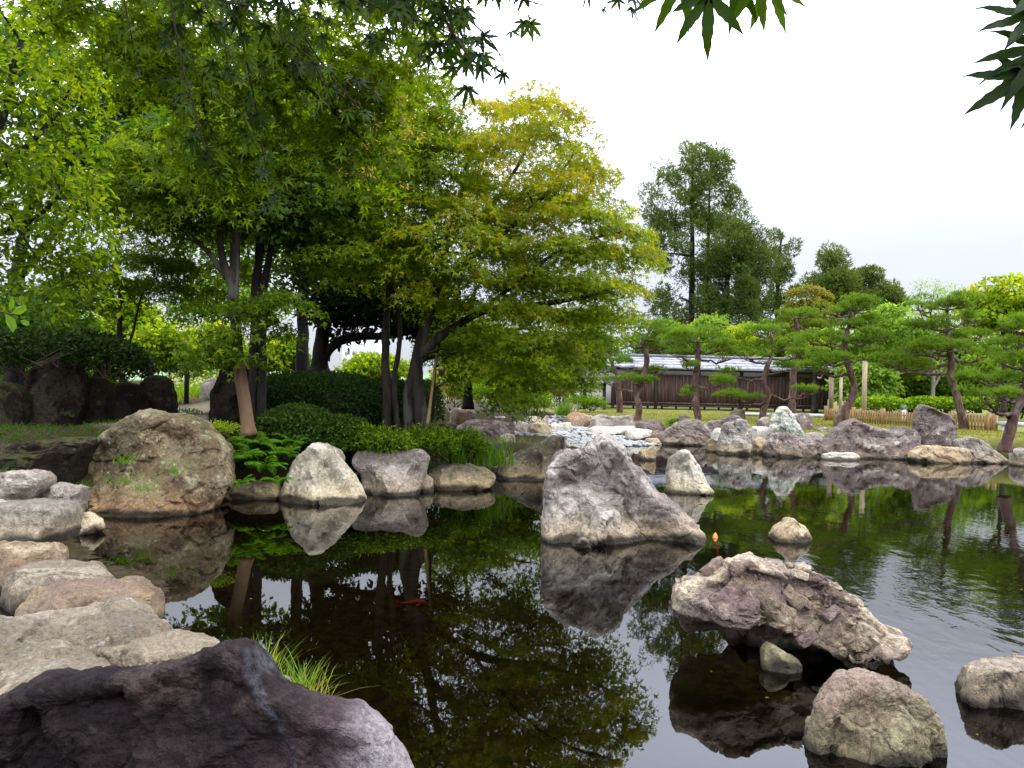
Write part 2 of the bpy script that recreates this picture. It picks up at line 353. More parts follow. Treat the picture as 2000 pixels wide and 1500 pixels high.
M['tile'] = plain_mat('dark_roof_tile', (.05, .052, .056), (.11, .115, .12), 6, (1, 1, 1), .55, .3)
M['plaster'] = plain_mat('white_plaster', (.6, .58, .53), (.74, .72, .67), 2, (1, 1, 1), .9, .1)
M['picket'] = plain_mat('golden_wood', (.19, .105, .03), (.31, .185, .065), 6, (1, 1, .3), .6, .3)
M['pale_wood'] = plain_mat('pale_sawn_wood', (.24, .18, .105), (.36, .285, .18), 5, (1, 1, .25), .7, .3)
M['brown_wood'] = plain_mat('brown_post_wood', (.12, .085, .05), (.2, .14, .085), 5, (1, 1, .25), .75, .3)
M['bamboo'] = plain_mat('bamboo_pole', (.13, .075, .03), (.26, .16, .07), 5, (1, 1, .3), .6, .2)
M['black_post'] = plain_mat('black_charred_post', (.008, .008, .008), (.025, .022, .02), 8, (1, 1, .4), .8, .4)
M['concrete'] = plain_mat('grey_cut_stone', (.36, .36, .36), (.5, .5, .5), 6, (1, 1, 1), .85, .2)
M['lamp_white'] = plain_mat('white_lamp_body', (.65, .65, .62), (.75, .75, .72), 4, rough=.5, bump=.05)
M['lamp_grey'] = plain_mat('grey_lamp_cap', (.16, .17, .18), (.25, .26, .27), 6, rough=.6, bump=.1)
M['teal'] = plain_mat('teal_plastic', (.02, .22, .18), (.04, .3, .25), 5, rough=.4, bump=.05)
M['pebble'] = plain_mat('white_gravel', (.24, .24, .23), (.38, .38, .365), 3, rough=.8, bump=.1)
M['far_white'] = plain_mat('far_white_building', (.62, .64, .68), (.72, .73, .76), .2, rough=.9, bump=0)
M['far_glass'] = plain_mat('far_windows', (.3, .34, .4), (.4, .44, .5), .3, rough=.4, bump=0)
M['koi_orange'] = plain_mat('orange_koi_skin', (.75, .15, .015), (.85, .25, .03), 14, rough=.3, bump=.1)
M['koi_red'] = plain_mat('red_koi_skin', (.3, .03, .01), (.42, .06, .02), 10, rough=.3, bump=.1)
M['koi_white'] = plain_mat('white_fin', (.7, .62, .55), (.8, .75, .7), 10, rough=.35, bump=.05)
M['rope'] = plain_mat('black_rope', (.01, .01, .01), (.03, .03, .03), 20, rough=.9)

# ------------------------------------------------------------------ terrain
POND = [(1.9, 1.5), (.4, 1.75), (-.35, 2.3), (-.9, 3.3)]
for p in [(600, 1420), (470, 1300), (350, 1215), (300, 1140), (170, 1085), (120, 1045), (160, 1012), (300, 1000), (430, 975), (560, 968), (690, 955), (830, 940), (960, 930), (1010, 926), (1100, 925), (1125, 898), (1120, 872), (1120, 862), (1200, 857), (1290, 856), (1330, 862), (1430, 876), (1500, 882), (1600, 887), (1700, 890), (1790, 895), (1880, 900), (2000, 906), (2300, 925)]:
    g = G(*p); POND.append((g[0], g[1]))
POND += [(21, 16), (22, 7), (14, 2.5), (6, 1.2)]
POND = np.array(POND)

def pond_sd(X, Y):
    """signed distance to the pond outline, positive on land"""
    P = np.stack([X, Y], -1).reshape(-1, 2); d = np.full(len(P), 1e9); ins = np.zeros(len(P), bool)
    n = len(POND)
    for i in range(n):
        a, b = POND[i], POND[(i + 1) % n]; ab = b - a
        t = np.clip(((P - a) @ ab) / (ab @ ab), 0, 1); d = np.minimum(d, np.linalg.norm(P - a - t[:, None] * ab, axis=1))
        c = ((a[1] > P[:, 1]) != (b[1] > P[:, 1])) & (P[:, 0] < (b[0] - a[0]) * (P[:, 1] - a[1]) / (b[1] - a[1] + 1e-12) + a[0]); ins ^= c
    return np.where(ins, -d, d).reshape(X.shape)

CTRL = []     # (x, y, z, weight radius) land height seen in the photograph
for px, py, d in [(100, 835, 12.0), (20, 835, 11.6), (60, 925, 9.9), (130, 925, 9.9), (-20, 925, 9.8), (-60, 838, 11.4), (200, 828, 12.4), (250, 822, 12.6), (370, 806, 15), (370, 790, 18), (440, 830, 12.4), (480, 838, 12.4), (505, 832, 13.5), (620, 735, 17.5), (560, 745, 17), (700, 748, 18), (780, 850, 14.6), (830, 862, 14.6), (620, 850, 13.5), (700, 880, 13.5), (860, 880, 15.5), (900, 864, 18), (950, 868, 19.5), (900, 850, 22.5), (860, 836, 24), (930, 828, 27), (880, 820, 27), (1000, 852, 25.5), (960, 846, 24), (300, 770, 22), (330, 745, 30), (500, 745, 26), (130, 780, 15), (0, 780, 14), (-200, 800, 12), (1000, 818, 30), (1060, 808, 34), (960, 806, 32), (780, 765, 30)]:
    CTRL.append(W(px, py, d))
for x, y, z in [(0, 0, .34), (-1.5, .5, .4), (2, -1, .34), (-2.2, 2.6, .2), (-3, 3.6, -.35), (-4, 5, -.4), (-3, 4.5, -.4), (-3.4, 5.6, -.45), (-4.8, 6.6, -.4), (-4.4, 7.6, -.4), (-5.4, 8.0, -.2), (-5.4, 9.0, -.1), (-6.2, 9.2, .05), (-8, 8, .4), (-7, 6, .1), (-5.6, 9.9, .55), (-6.4, 10, .6), (0, -8, .5), (8, -4, .5), (-10, -3, .7), (30, 0, .7), (-12, 4, 1), (-40, 20, 1.2), (-40, 60, .6), (-10, 60, .5), (26, 18, .65)]:
    CTRL.append(np.array((x, y, z)))
for px, py in [(1230, 808), (1300, 812), (1360, 822), (1450, 818), (1560, 820), (1640, 822), (1700, 825), (1800, 834), (1880, 840), (1960, 860), (2000, 850), (2100, 870), (1300, 803), (1600, 806), (1950, 815), (1800, 806)]:
    CTRL.append(G(px, py, .66))
for px, py, z in [(1060, 848, .1), (1100, 838, .22), (1200, 850, .08), (1160, 842, .16), (1020, 852, .12)]: CTRL.append(G(px, py, z))
for x, y in [(0, 80), (60, 60), (100, 20), (-100, 100), (40, 120), (0, 300), (200, 200), (-200, 200), (0, -100)]: CTRL.append(np.array((x, y, .6)))
CTRL = np.array(CTRL)

def ground_z(X, Y):
    X = np.asarray(X, float); Y = np.asarray(Y, float); sh = X.shape; x = X.ravel(); y = Y.ravel()
    w = np.zeros(len(x)); s = np.zeros(len(x))
    for c in CTRL:
        k = 1 / (((x - c[0]) ** 2 + (y - c[1]) ** 2) + .15) ** 1.7; w += k; s += k * c[2]
    t = s / w
    sd = pond_sd(x, y)
    land = .02 + (t - .02) * sstep(0, 1.0, sd)
    bed = .02 - .62 * sstep(0, 1.1, -sd)
    z = np.where(sd > 0, land, bed)
    z += .03 * fbm(np.stack([x * .9, y * .9, 0 * x], -1), 3) * sstep(3000, 60, np.hypot(x, y))
    return z.reshape(sh)
def gz(x, y): return float(ground_z(np.array([x]), np.array([y]))[0])

def axis(lo, hi, st, far, n):
    g = np.geomspace(1, far, n)
    return np.concatenate([lo - g[::-1] * st * 2, np.arange(lo, hi, st), hi + g * st * 2])
gx = axis(-12, 20, .16, 5500, 26); gy = axis(-3, 42, .2, 4500, 26)
GX, GY = np.meshgrid(gx, gy)
GZ = ground_z(GX, GY)
nx, ny = len(gx), len(gy)
ii = (np.arange(ny - 1)[:, None] * nx + np.arange(nx - 1)[None]).ravel()
SD = pond_sd(GX, GY).ravel()
lawn = sstep(3.2, 4.6, GX.ravel() + .18 * (GY.ravel() - 24)) * sstep(18, 21, GY.ravel() + .4 * GX.ravel()) * sstep(.3, 1.0, SD)
lawn = np.maximum(lawn, sstep(45, 70, np.hypot(GX, GY).ravel()) * .6)
path = np.zeros(len(SD))
for px, py, d, r in [(370, 800, 15.5, .9), (375, 790, 18, 1.0), (330, 815, 13.8, .8), (250, 824, 12.6, .6)]:
    c = W(px, py, d); path = np.maximum(path, sstep(1.3 * r, .5 * r, np.hypot(GX.ravel() - c[0], GY.ravel() - c[1])) * (1 if d > 13 else .35))
me = np_mesh('ground', np.stack([GX.ravel(), GY.ravel(), GZ.ravel()], -1), np.stack([ii, ii + 1, ii + 1 + nx, ii + nx], -1), None, {'lawn': lawn, 'path': path, 'shore': sstep(.5, .05, SD)}, True)
m, nt = new_mat('garden_soil_and_lawn'); k = NT(nt)
geo = k.n('ShaderNodeNewGeometry'); pos = geo.outputs['Position']
n1 = k.noise(pos, .8, 6, .6); n2 = k.noise(pos, 9, 6, .7); n3 = k.noise(pos, 60, 4, .7)
soil = k.mix(k.step(n2, .35, .65), (.022, .016, .009), (.045, .033, .018)); moss = k.mix(n2, (.012, .015, .003), (.038, .033, .008))
c = k.mix(k.step(n1, .42, .58), soil, moss)
gr = k.mix(k.step(n2, .3, .7), (.1, .115, .022), (.2, .175, .05)); gr = k.mix(k.step(n1, .4, .65), gr, (.125, .135, .03))
c = k.mix(k.n('ShaderNodeAttribute', attribute_name='lawn').outputs['Fac'], c, gr)
c = k.mix(k.n('ShaderNodeAttribute', attribute_name='path').outputs['Fac'], c, k.mix(n3, (.3, .24, .15), (.5, .42, .29)))
sp = k.n('ShaderNodeSeparateXYZ'); k.l(pos, sp.inputs[0])
bed = k.mix(k.step(n2, .4, .62), (.014, .01, .004), (.05, .036, .014)); bed = k.mix(k.step(n1, .52, .64), bed, (.026, .024, .008))
c = k.mix(k.step(sp.outputs['Z'], .06, .0), c, bed)
bs = k.n('ShaderNodeBsdfPrincipled'); k.l(c, bs.inputs['Base Color']); bs.inputs['Roughness'].default_value = .95; bs.inputs['Specular IOR Level'].default_value = .1
bp = k.n('ShaderNodeBump'); bp.inputs['Strength'].default_value = .6; bp.inputs['Distance'].default_value = .04
k.l(k.math('ADD', n2, k.math('MULTIPLY', n3, .4)), bp.inputs['Height']); k.l(bp.outputs[0], bs.inputs['Normal'])
k.l(bs.outputs[0], k.n('ShaderNodeOutputMaterial').inputs[0])
tag(obj('ground', me, m), kind='structure')

# water: mirror by Fresnel over a dim, see-through body
m, nt = new_mat('pond_water'); k = NT(nt)
geo = k.n('ShaderNodeNewGeometry'); pos = geo.outputs['Position']
mp = k.n('ShaderNodeMapping'); k.l(pos, mp.inputs[0]); mp.inputs['Scale'].default_value = (1, .55, 1); mp.inputs['Rotation'].default_value = (0, 0, .35)
r1 = k.noise(mp.outputs[0], 4.5, 3, .5, .4); r2 = k.noise(mp.outputs[0], 15, 2, .5, .2); r3 = k.noise(pos, .33, 2, .5)
sp = k.n('ShaderNodeSeparateXYZ'); k.l(pos, sp.inputs[0])
right = k.step(k.math('ADD', sp.outputs['X'], k.math('MULTIPLY', k.math('SUBTRACT', r3, .5), 5.0)), .8, 3.6, .1, 1.0)
right = k.math('MULTIPLY', right, k.step(sp.outputs['Y'], 6.0, 13.0, 1.0, .3))
# a ring spreading from something that touched the surface on the right
dx = k.math('SUBTRACT', sp.outputs['X'], 4.6); dy = k.math('SUBTRACT', sp.outputs['Y'], 6.6)
rr = k.math('SQRT', k.math('ADD', k.math('MULTIPLY', dx, dx), k.math('MULTIPLY', dy, dy)))
ring = k.math('MULTIPLY', k.math('SINE', k.math('MULTIPLY', k.math('ADD', rr, k.math('MULTIPLY', r1, .12)), 24.0)), k.step(rr, 2.6, .5))
h = k.math('ADD', k.math('MULTIPLY', r1, 1.0), k.math('MULTIPLY', r2, .22))
h = k.math('MULTIPLY', h, right); h = k.math('ADD', h, k.math('MULTIPLY', ring, .07))
bp = k.n('ShaderNodeBump'); bp.inputs['Strength'].default_value = 1.0; bp.inputs['Distance'].default_value = .0042; k.l(h, bp.inputs['Height'])
fr = k.n('ShaderNodeFresnel'); fr.inputs['IOR'].default_value = 1.38; k.l(bp.outputs[0], fr.inputs['Normal'])
gl = k.n('ShaderNodeBsdfGlossy'); gl.inputs['Roughness'].default_value = .012; gl.inputs['Color'].default_value = (1, 1, 1, 1); k.l(bp.outputs[0], gl.inputs['Normal'])
tr = k.n('ShaderNodeBsdfTransparent'); tr.inputs['Color'].default_value = (.36, .34, .24, 1)
mx = k.n('ShaderNodeMixShader'); k.l(fr.outputs[0], mx.inputs[0]); k.l(tr.outputs[0], mx.inputs[1]); k.l(gl.outputs[0], mx.inputs[2])
k.l(mx.outputs[0], k.n('ShaderNodeOutputMaterial').inputs[0])
wx = np.linspace(-9, 24, 12); wy = np.linspace(.9, 34, 12); WX, WY = np.meshgrid(wx, wy)
i = (np.arange(11)[:, None] * 12 + np.arange(11)[None]).ravel()
tag(obj('pond_water', np_mesh('pond_water', np.stack([WX.ravel(), WY.ravel(), 0 * WX.ravel()], -1), np.stack([i, i + 1, i + 13, i + 12], -1)), m), kind='structure')

# far wooded hills seen through the gaps
hm = plain_mat('far_wooded_hill', (.1, .17, .09), (.17, .25, .12), .06, rough=1, bump=0)
ang = np.linspace(-1.3, 1.3, 160); hv = []; 
for rr_, zz in [(240, -2), (300, 1), (380, 1)]:
    for a in ang: hv.append((rr_ * math.sin(a), rr_ * math.cos(a), zz))
hv = np.array(hv); top = 5 + 3.2 * fbm(np.stack([ang * 5, 0 * ang, 0 * ang], -1), 4) + 1.4 * fbm(np.stack([ang * 60, 0 * ang + 4, 0 * ang], -1), 3)
hv[160:320, 2] = top; hv[320:, 2] = top * 1.15
i = (np.arange(2)[:, None] * 160 + np.arange(159)[None]).ravel()
tag(obj('hills', np_mesh('hills', hv, np.stack([i, i + 1, i + 161, i + 160], -1), None, None, True), hm), kind='structure')

# ------------------------------------------------------------------ rocks
def nrm(a): return a / (np.linalg.norm(a, axis=-1, keepdims=True) + 1e-9)
_ico = {}
def ico(n):
    if n not in _ico:
        bm = bmesh.new(); bmesh.ops.create_icosphere(bm, subdivisions=n, radius=1.0)
        V = np.array([v.co[:] for v in bm.verts]); T = np.array([[v.index for v in f.verts] for f in bm.faces]); bm.free(); _ico[n] = (V, T)
    return _ico[n]

def vnormals(V, T):
    fn = np.cross(V[T[:, 1]] - V[T[:, 0]], V[T[:, 2]] - V[T[:, 0]]); N = np.zeros_like(V)
    for j in range(3): np.add.at(N, T[:, j], fn)
    return N / (np.linalg.norm(N, axis=1)[:, None] + 1e-12)

def radial(P, c, n=720, sm=3):
    """distance from c to the outline in n directions"""
    th = np.arange(n) * 2 * math.pi / n; D = np.stack([np.cos(th), np.sin(th)], -1); r = np.zeros(n)
    for i in range(len(P)):
        a, b = P[i] - c, P[(i + 1) % len(P)] - c; e = b - a
        den = D[:, 0] * e[1] - D[:, 1] * e[0]; den = np.where(abs(den) < 1e-9, 1e-9, den)
        t = (a[0] * e[1] - a[1] * e[0]) / den; u = (a[0] * D[:, 1] - a[1] * D[:, 0]) / den
        ok = (t > 0) & (u >= -1e-6) & (u <= 1 + 1e-6); r = np.where(ok & (t > r), t, r)
    kx = np.arange(-20, 21); kw = np.exp(-kx ** 2 / (2 * sm ** 2)); kw /= kw.sum()
    rs = sum(w * np.roll(r, s) for s, w in zip(kx, kw)); rb = sum(np.roll(rs, s) for s in range(-60, 61, 4)) / 31
    return rs, rb

def roughen(V, T, rho, size, seed, amp, facets, cells, cell_amp, front=(0, -1, .3), keep=.75, grain=None, ledge=1.0):
    """break the smooth body into planes: large flakes first, then small chips, then grain"""
    rg = np.random.RandomState(seed); w = 1 - keep * sstep(.8, .99, rho)
    fr_ = np.array(front, float); fr_ /= np.linalg.norm(fr_)
    def flake(V, n, lo, hi, tilt, reach, cap):
        N = vnormals(V, T); pr = np.clip(N @ fr_ + .75, .02, None); pr /= pr.sum()
        for i in rg.choice(len(V), n, p=pr):
            nn_ = nrm(N[i] + rg.normal(size=3) * tilt); dpt = size * rg.uniform(lo, hi)
            h = np.maximum(0, (V - V[i]) @ nn_ + dpt); h = np.minimum(h, cap * size + .15 * (h - cap * size)); near = sstep(reach * size, reach * size * .75, np.linalg.norm(V - V[i], axis=1))
            V = V - nn_ * (h * w * near)[:, None]
        return V
    V = flake(V, facets * 5, .02, .055, .12, .55, .08)
    off = rg.uniform(0, 50, 3); P = V / size + off; N = vnormals(V, T)
    V = V + N * (amp * size * (.55 * fbm(P * 2.0, 3) ) * (1 - .5 * sstep(.8, 1, rho) * keep))[:, None]
    gd = nrm(np.array((rg.uniform(-.8, .8), rg.uniform(-.3, .3), 1.0)) if grain is None else np.array(grain, float)); al = (P - off) @ gd
    PG = (P - off) - np.outer(al, gd) * .78          # noise drawn out along the grain of the stone
    V = V + N * (size * (.03 * fbm(PG * 3.2 + off, 3, .55, True) - .012) * (1 - .6 * sstep(.85, 1, rho) * keep))[:, None]
    if cells:
        C = V[rg.randint(0, len(V), cells)]; d1 = np.full(len(V), 1e9); d2 = d1.copy(); k0 = np.zeros(len(V), int)
        ax = np.array((1, 1, 1.5))
        wob = V + .05 * size * np.stack([fbm(P * 4 + 5, 2), fbm(P * 4 + 9, 2), fbm(P * 4 + 13, 2)], -1)
        for j in range(cells):
            dj = np.linalg.norm((wob - C[j]) * ax, axis=1); cl_ = dj < d1
            d2 = np.where(cl_, d1, np.minimum(d2, dj)); k0 = np.where(cl_, j, k0); d1 = np.where(cl_, dj, d1)
        N = vnormals(V, T); h = rg.normal(size=cells) * .55; tl = rg.normal(size=(cells, 3)) * .9
        D = cell_amp * size * (h[k0] + ((V - C[k0]) * tl[k0]).sum(1) / size * 2.0) - cell_amp * size * .9 * sstep(.025, .0, (d2 - d1) / size)
        V = V + N * (D * (1 - .6 * sstep(.85, 1, rho) * keep))[:, None]
    if ledge:             # broken ledges: slow rise, sudden step, following the bedding of the stone
        P = V / size + off; N = vnormals(V, T); bx_ = nrm(np.cross(gd, (0.25, 1.0, .1))); s_ = P @ bx_
        for fq, am in ((3.1, .034), (6.7, .018), (13.0, .008)):
            t_ = s_ * fq + 1.1 * fbm(P * 1.6 + fq, 3) ; saw = t_ - np.floor(t_); saw = np.where(saw < .9, saw / .9, (1 - saw) / .1)
            V = V + N * (ledge * am * size * (saw - .5) * sstep(-.25, .25, fbm(P * 1.4 + 3 * fq, 2)) * (1 - .6 * sstep(.85, 1, rho) * keep))[:, None]
    V = flake(V, facets * 14, .004, .018, .28, .22, .024)
    N = vnormals(V, T); P = V / size + off
    V = V + N * (size * (.006 * fbm(P * 7, 3, .6, True) + .007 * fbm(P * 16, 4, .65)))[:, None]
    return V

def rock(name, label, outline, d, thick, mat, sub=4, sink=.3, amp=.09, facets=5, cells=0, cell_amp=.03, seed=1, power=.75, pv=.85, lean=.25, cat='rock', group=None, full=False, post=None, front=(0, -1, .35), tf=.8, grain=None, zones=None, ledge=1.0):
    P = np.array([W(px, py, d)[[0, 2]] for px, py in outline])
    zmin, zmax = P[:, 1].min(), P[:, 1].max()
    if not full:
        low = P[:, 1] < zmin + .14 * (zmax - zmin); P[low, 1] = zmin - sink
    c = np.array(((P[:, 0].min() + P[:, 0].max()) / 2, P[:, 1].min() * .5 + P[:, 1].max() * .5))
    rs, rb = radial(P, c); V, T = ico(sub)
    th = np.arctan2(V[:, 2], V[:, 0]); rho = np.hypot(V[:, 0], V[:, 2]); ti = (th % (2 * math.pi)) / (2 * math.pi) * 720
    i0 = np.floor(ti).astype(int) % 720; fr_ = ti - np.floor(ti)
    r1_ = rs[i0] * (1 - fr_) + rs[(i0 + 1) % 720] * fr_; r2_ = rb[i0]
    re = r2_ + (r1_ - r2_) * sstep(0, .75, rho); rp_ = rho ** power
    x = c[0] + rp_ * re * np.cos(th); z = c[1] + rp_ * re * np.sin(th); y = d + thick * np.sign(V[:, 1]) * np.abs(V[:, 1]) ** pv * np.where(V[:, 1] < 0, tf, 1)
    zz = (z - c[1]); y = y + lean * zz * (1 - sstep(.7, 1, rho) * .6)
    Q = np.stack([x, y, z], -1); size = math.sqrt((P[:, 0].max() - P[:, 0].min()) * (zmax - zmin))
    Q = roughen(Q, T, rho, size, seed, amp, facets, cells, cell_amp, front, grain=grain, ledge=ledge)
    if post is not None: Q = post(Q)
    loc = np.array((c[0], d, max(zmin, -.05)))
    return tag(obj(name, np_mesh(name, Q - loc, None, T, zones(Q) if zones else None, True, 28), M[mat], loc=loc), label, cat, group)

def slab(name, label, top, zt, h, mat, sub=5, amp=.05, facets=2, cells=0, cell_amp=.02, seed=1, cat='stone', group=None, tilt=(0, 0), flat=.35):
    """a flat-topped stone whose top outline is traced at height zt"""
    P = np.array([G(px, py, zt)[:2] for px, py in top]); c = (P.min(0) + P.max(0)) / 2
    rs, rb = radial(P, c); V, T = ico(sub)
    th = np.arctan2(V[:, 1], V[:, 0]); rho = np.hypot(V[:, 0], V[:, 1]); i0 = ((th % (2 * math.pi)) / (2 * math.pi) * 720).astype(int) % 720
    re = rb[i0] + (rs[i0] - rb[i0]) * sstep(0, .7, rho); rp_ = rho ** .55
    up = V[:, 2]; zz = np.sign(up) * np.abs(up) ** flat
    grow = 1 + .06 * sstep(.2, -.6, up)
    Q = np.stack([c[0] + rp_ * re * np.cos(th) * grow, c[1] + rp_ * re * np.sin(th) * grow, zt - h / 2 + h / 2 * zz], -1)
    Q[:, 2] += tilt[0] * (Q[:, 0] - c[0]) + tilt[1] * (Q[:, 1] - c[1])
    size = math.sqrt(np.prod(P.max(0) - P.min(0)))
    Q = roughen(Q, T, rho * 0, min(size * .6, h * 1.3), seed, amp, facets, cells, cell_amp, (0, -.6, .8), keep=.3, ledge=.35)
    loc = np.array((c[0], c[1], zt - h))
    return tag(obj(name, np_mesh(name, Q - loc, None, T, None, True, 32), M[mat], loc=loc), label, cat, group)

# --- rocks standing in the water
def base_down(Q):
    return Q
rock('boulder', 'largest pale boulder, peaked and purple-veined, standing in the middle of the pond', [(1060, 1039), (1062, 961), (1068, 910), (1092, 886), (1110, 874), (1149, 868), (1161, 850), (1185, 838), (1212, 841), (1233, 862), (1247, 886), (1299, 937), (1335, 970), (1368, 1006), (1386, 1039), (1382, 1064), (1320, 1072), (1200, 1072), (1110, 1064)], 9.55, .85, 'hero', 7, .45, .07, 8, 20, .018, seed=11, lean=.35, grain=(.75, 0, -1), ledge=1.5, cat='boulder')
def flat_post(Q):
    d0 = 5.5; k_ = sstep(.0, .32, Q[:, 1] - d0) * sstep(.42, .15, Q[:, 2]); Q = Q.copy(); Q[:, 2] = Q[:, 2] + (-.45 - Q[:, 2]) * k_ * .9; return Q
flat = rock('boulder', 'flat fractured purple-and-tan boulder overhanging the water, with loose angular chips', [(1323, 1182), (1329, 1140), (1370, 1131), (1415, 1108), (1482, 1093), (1545, 1100), (1601, 1118), (1639, 1135), (1702, 1185), (1765, 1234), (1776, 1259), (1762, 1274), (1695, 1288), (1650, 1281), (1597, 1256), (1552, 1232), (1482, 1218), (1422, 1197), (1380, 1180), (1335, 1204)], 5.4, .5, 'fracture', 7, 0, .04, 3, 90, .04, seed=29, ledge=.9, lean=.2, tf=.4, grain=(1, .1, -.35), cat='boulder', full=True, post=flat_post, front=(0, -.7, .75))
rgc = np.random.RandomState(12); fv = np.array([v.co[:] for v in flat.data.vertices]); fn = np.array([v.normal[:] for v in flat.data.vertices]); cand = np.where((fn[:, 1] < -.25) & (fn[:, 2] > .1) & (fv[:, 0] > -.75) & (fv[:, 0] < .85))[0]
for i in range(10):              # angular blocks broken loose along the front of the slab
    j = rgc.choice(cand); V_, T_ = ico(3); sz = rgc.uniform(.035, .075); q = np.sign(V_) * np.abs(V_) ** .35 * np.array((1.25, .8, .7)) * sz * (1 + .25 * rgc.normal() * V_[:, :1])
    q = roughen(q, T_, np.zeros(len(q)), sz * 1.6, 300 + i, .03, 4, 0, 0, (0, -.5, .8), keep=0, ledge=.3); a = rgc.normal() * .5; ca, sa = math.cos(a), math.sin(a); tl = rgc.uniform(-.5, -.1)
    q = np.stack([q[:, 0] * ca - q[:, 2] * sa, q[:, 1], q[:, 0] * sa + q[:, 2] * ca], -1); q = np.stack([q[:, 0], q[:, 1] * math.cos(tl) - q[:, 2] * math.sin(tl), q[:, 1] * math.sin(tl) + q[:, 2] * math.cos(tl)], -1)
    obj('broken_block', np_mesh('broken_block', q, None, T_, None, True, 25), M['fracture'], flat, fv[j] - fn[j] * sz * .1)
rock('boulder', 'olive-grey boulder with a reddish cap, cut off by the bottom edge of the photo', [(1545, 1540), (1559, 1500), (1580, 1430), (1597, 1377), (1615, 1356), (1650, 1342), (1713, 1328), (1772, 1335), (1797, 1353), (1807, 1374), (1842, 1412), (1860, 1447), (1868, 1500), (1870, 1540)], 4.05, .45, 'olive', 7, .3, .08, 8, 22, .03, seed=37, tf=.5, lean=.08, cat='boulder')
rock('boulder', 'grey boulder half out of the picture on the right edge, in the water', [(1888, 1340), (1908, 1312), (1955, 1300), (2005, 1296), (2075, 1312), (2115, 1360), (2115, 1440), (2045, 1465), (1985, 1435), (1945, 1390), (1905, 1358)], 4.7, .42, 'grey', 6, .3, .07, 4, 16, .03, seed=41, tf=.4, lean=.1, full=True, cat='boulder', post=lambda Q: Q - np.outer(.3 * sstep(.22, .0, Q[:, 2]), (0, 0, 1)))
rock('rock', 'small tan pyramid-shaped rock alone in the open water', [(1506, 1050), (1517, 1031), (1545, 1012), (1573, 1027), (1584, 1052), (1575, 1060), (1515, 1060)], 9.75, .26, 'tan', 5, .2, .08, 4, 10, .03, seed=5)
rock('rock', 'pale upright rock just behind the right shoulder of the big peaked boulder', [(1302, 945), (1304, 925), (1311, 892), (1330, 882), (1345, 880), (1362, 904), (1380, 935), (1392, 955), (1392, 966), (1350, 968), (1303, 966)], 14.0, .4, 'white', 5, .3, .08, 5, 10, .03, seed=9)
rock('rock', 'small dark rock poking out in the shade under the flat overhanging boulder', [(1486, 1290), (1492, 1268), (1500, 1260), (1530, 1270), (1560, 1290), (1575, 1300), (1530, 1305), (1490, 1300)], 5.25, .12, 'olive', 4, .15, .1, 3, 8, .04, seed=15)

# --- the near foreground
def dark_zones(Q):
    n = fbm(Q * 5, 3) * .035; pale = sstep(-.74, -.42, Q[:, 0] + n * 2)
    L = np.array([W(px, py, 2.4)[[0, 2]] for px, py in [(484, 1262), (497, 1311), (512, 1350), (545, 1400), (575, 1450), (600, 1520), (620, 1600)]]); dm = np.full(len(Q), 9.)
    for a, b in zip(L[:-1], L[1:]):
        e = b - a; t = np.clip(((Q[:, [0, 2]] - a) @ e) / (e @ e), 0, 1); dm = np.minimum(dm, np.linalg.norm(Q[:, [0, 2]] - a - t[:, None] * e, axis=1))
    white = sstep(-.55, -.4, Q[:, 0] + .8 * n) * sstep(.0, .03, fbm(Q * 3 + 4, 3) + .15)
    return {'pale': pale, 'vein': sstep(.02, .007, dm + n * .6), 'white': white}
rock('boulder', 'dark purple boulder with a grey vein filling the bottom left corner', [(-190, 1560), (-120, 1440), (-40, 1392), (20, 1362), (94, 1328), (130, 1340), (245, 1306), (276, 1311), (350, 1272), (430, 1254), (462, 1254), (482, 1268), (497, 1311), (525, 1353), (595, 1381), (682, 1402), (715, 1425), (750, 1465), (790, 1520), (840, 1600)], 2.4, .3, 'basalt', 7, .55, .05, 3, 12, .012, seed=52, lean=0, tf=.45, grain=(.5, .2, -1), ledge=1.1, zones=dark_zones, cat='boulder')
rock('stone', 'small tan stone tucked between the grass and the dark corner boulder', [(505, 1360), (512, 1335), (535, 1322), (560, 1330), (570, 1350), (560, 1375)], 3.55, .1, 'tan', 4, .12, .08, 3, seed=3, cat='stone')

# --- flat stones along the left shore
slab('stepping_stone', 'wide pale stepping stone touching the back of the dark corner boulder', [(-70, 1262), (30, 1240), (110, 1238), (185, 1256), (232, 1286), (252, 1308), (225, 1345), (120, 1385), (-60, 1400)], .36, .5, 'step', 6, .035, 2, 12, .012, seed=61, cat='stepping stone')
slab('stepping_stone', 'smaller pale angular stepping stone reaching furthest out to the grass tufts', [(168, 1246), (250, 1232), (330, 1228), (400, 1222), (430, 1236), (446, 1252), (400, 1272), (330, 1290), (262, 1290), (210, 1270)], .31, .45, 'step', 6, .05, 3, 14, .02, seed=62, cat='stepping stone')
slab('stepping_stone', 'long flat grey stepping stone with a patch of moss at its front edge', [(-60, 1205), (20, 1190), (130, 1172), (240, 1162), (312, 1160), (335, 1180), (350, 1212), (300, 1228), (200, 1236), (90, 1240), (-60, 1238)], .36, .45, 'step', 6, .03, 2, 12, .012, seed=63, cat='stepping stone')
slab('stepping_stone', 'reddish-tan rounded stepping stone between the grey oval and the long flat one', [(28, 1168), (60, 1136), (130, 1122), (230, 1113), (292, 1114), (318, 1130), (312, 1152), (200, 1160), (110, 1172)], .3, .45, 'step_red', 5, .06, 2, 0, seed=64, cat='stepping stone', flat=.4)
slab('stepping_stone', 'grey oval stepping stone just beyond the reddish one', [(6, 1112), (30, 1094), (120, 1084), (190, 1082), (226, 1090), (232, 1106), (180, 1116), (90, 1124), (30, 1126)], .3, .5, 'step', 5, .06, 2, 0, seed=65, cat='stepping stone', flat=.4)
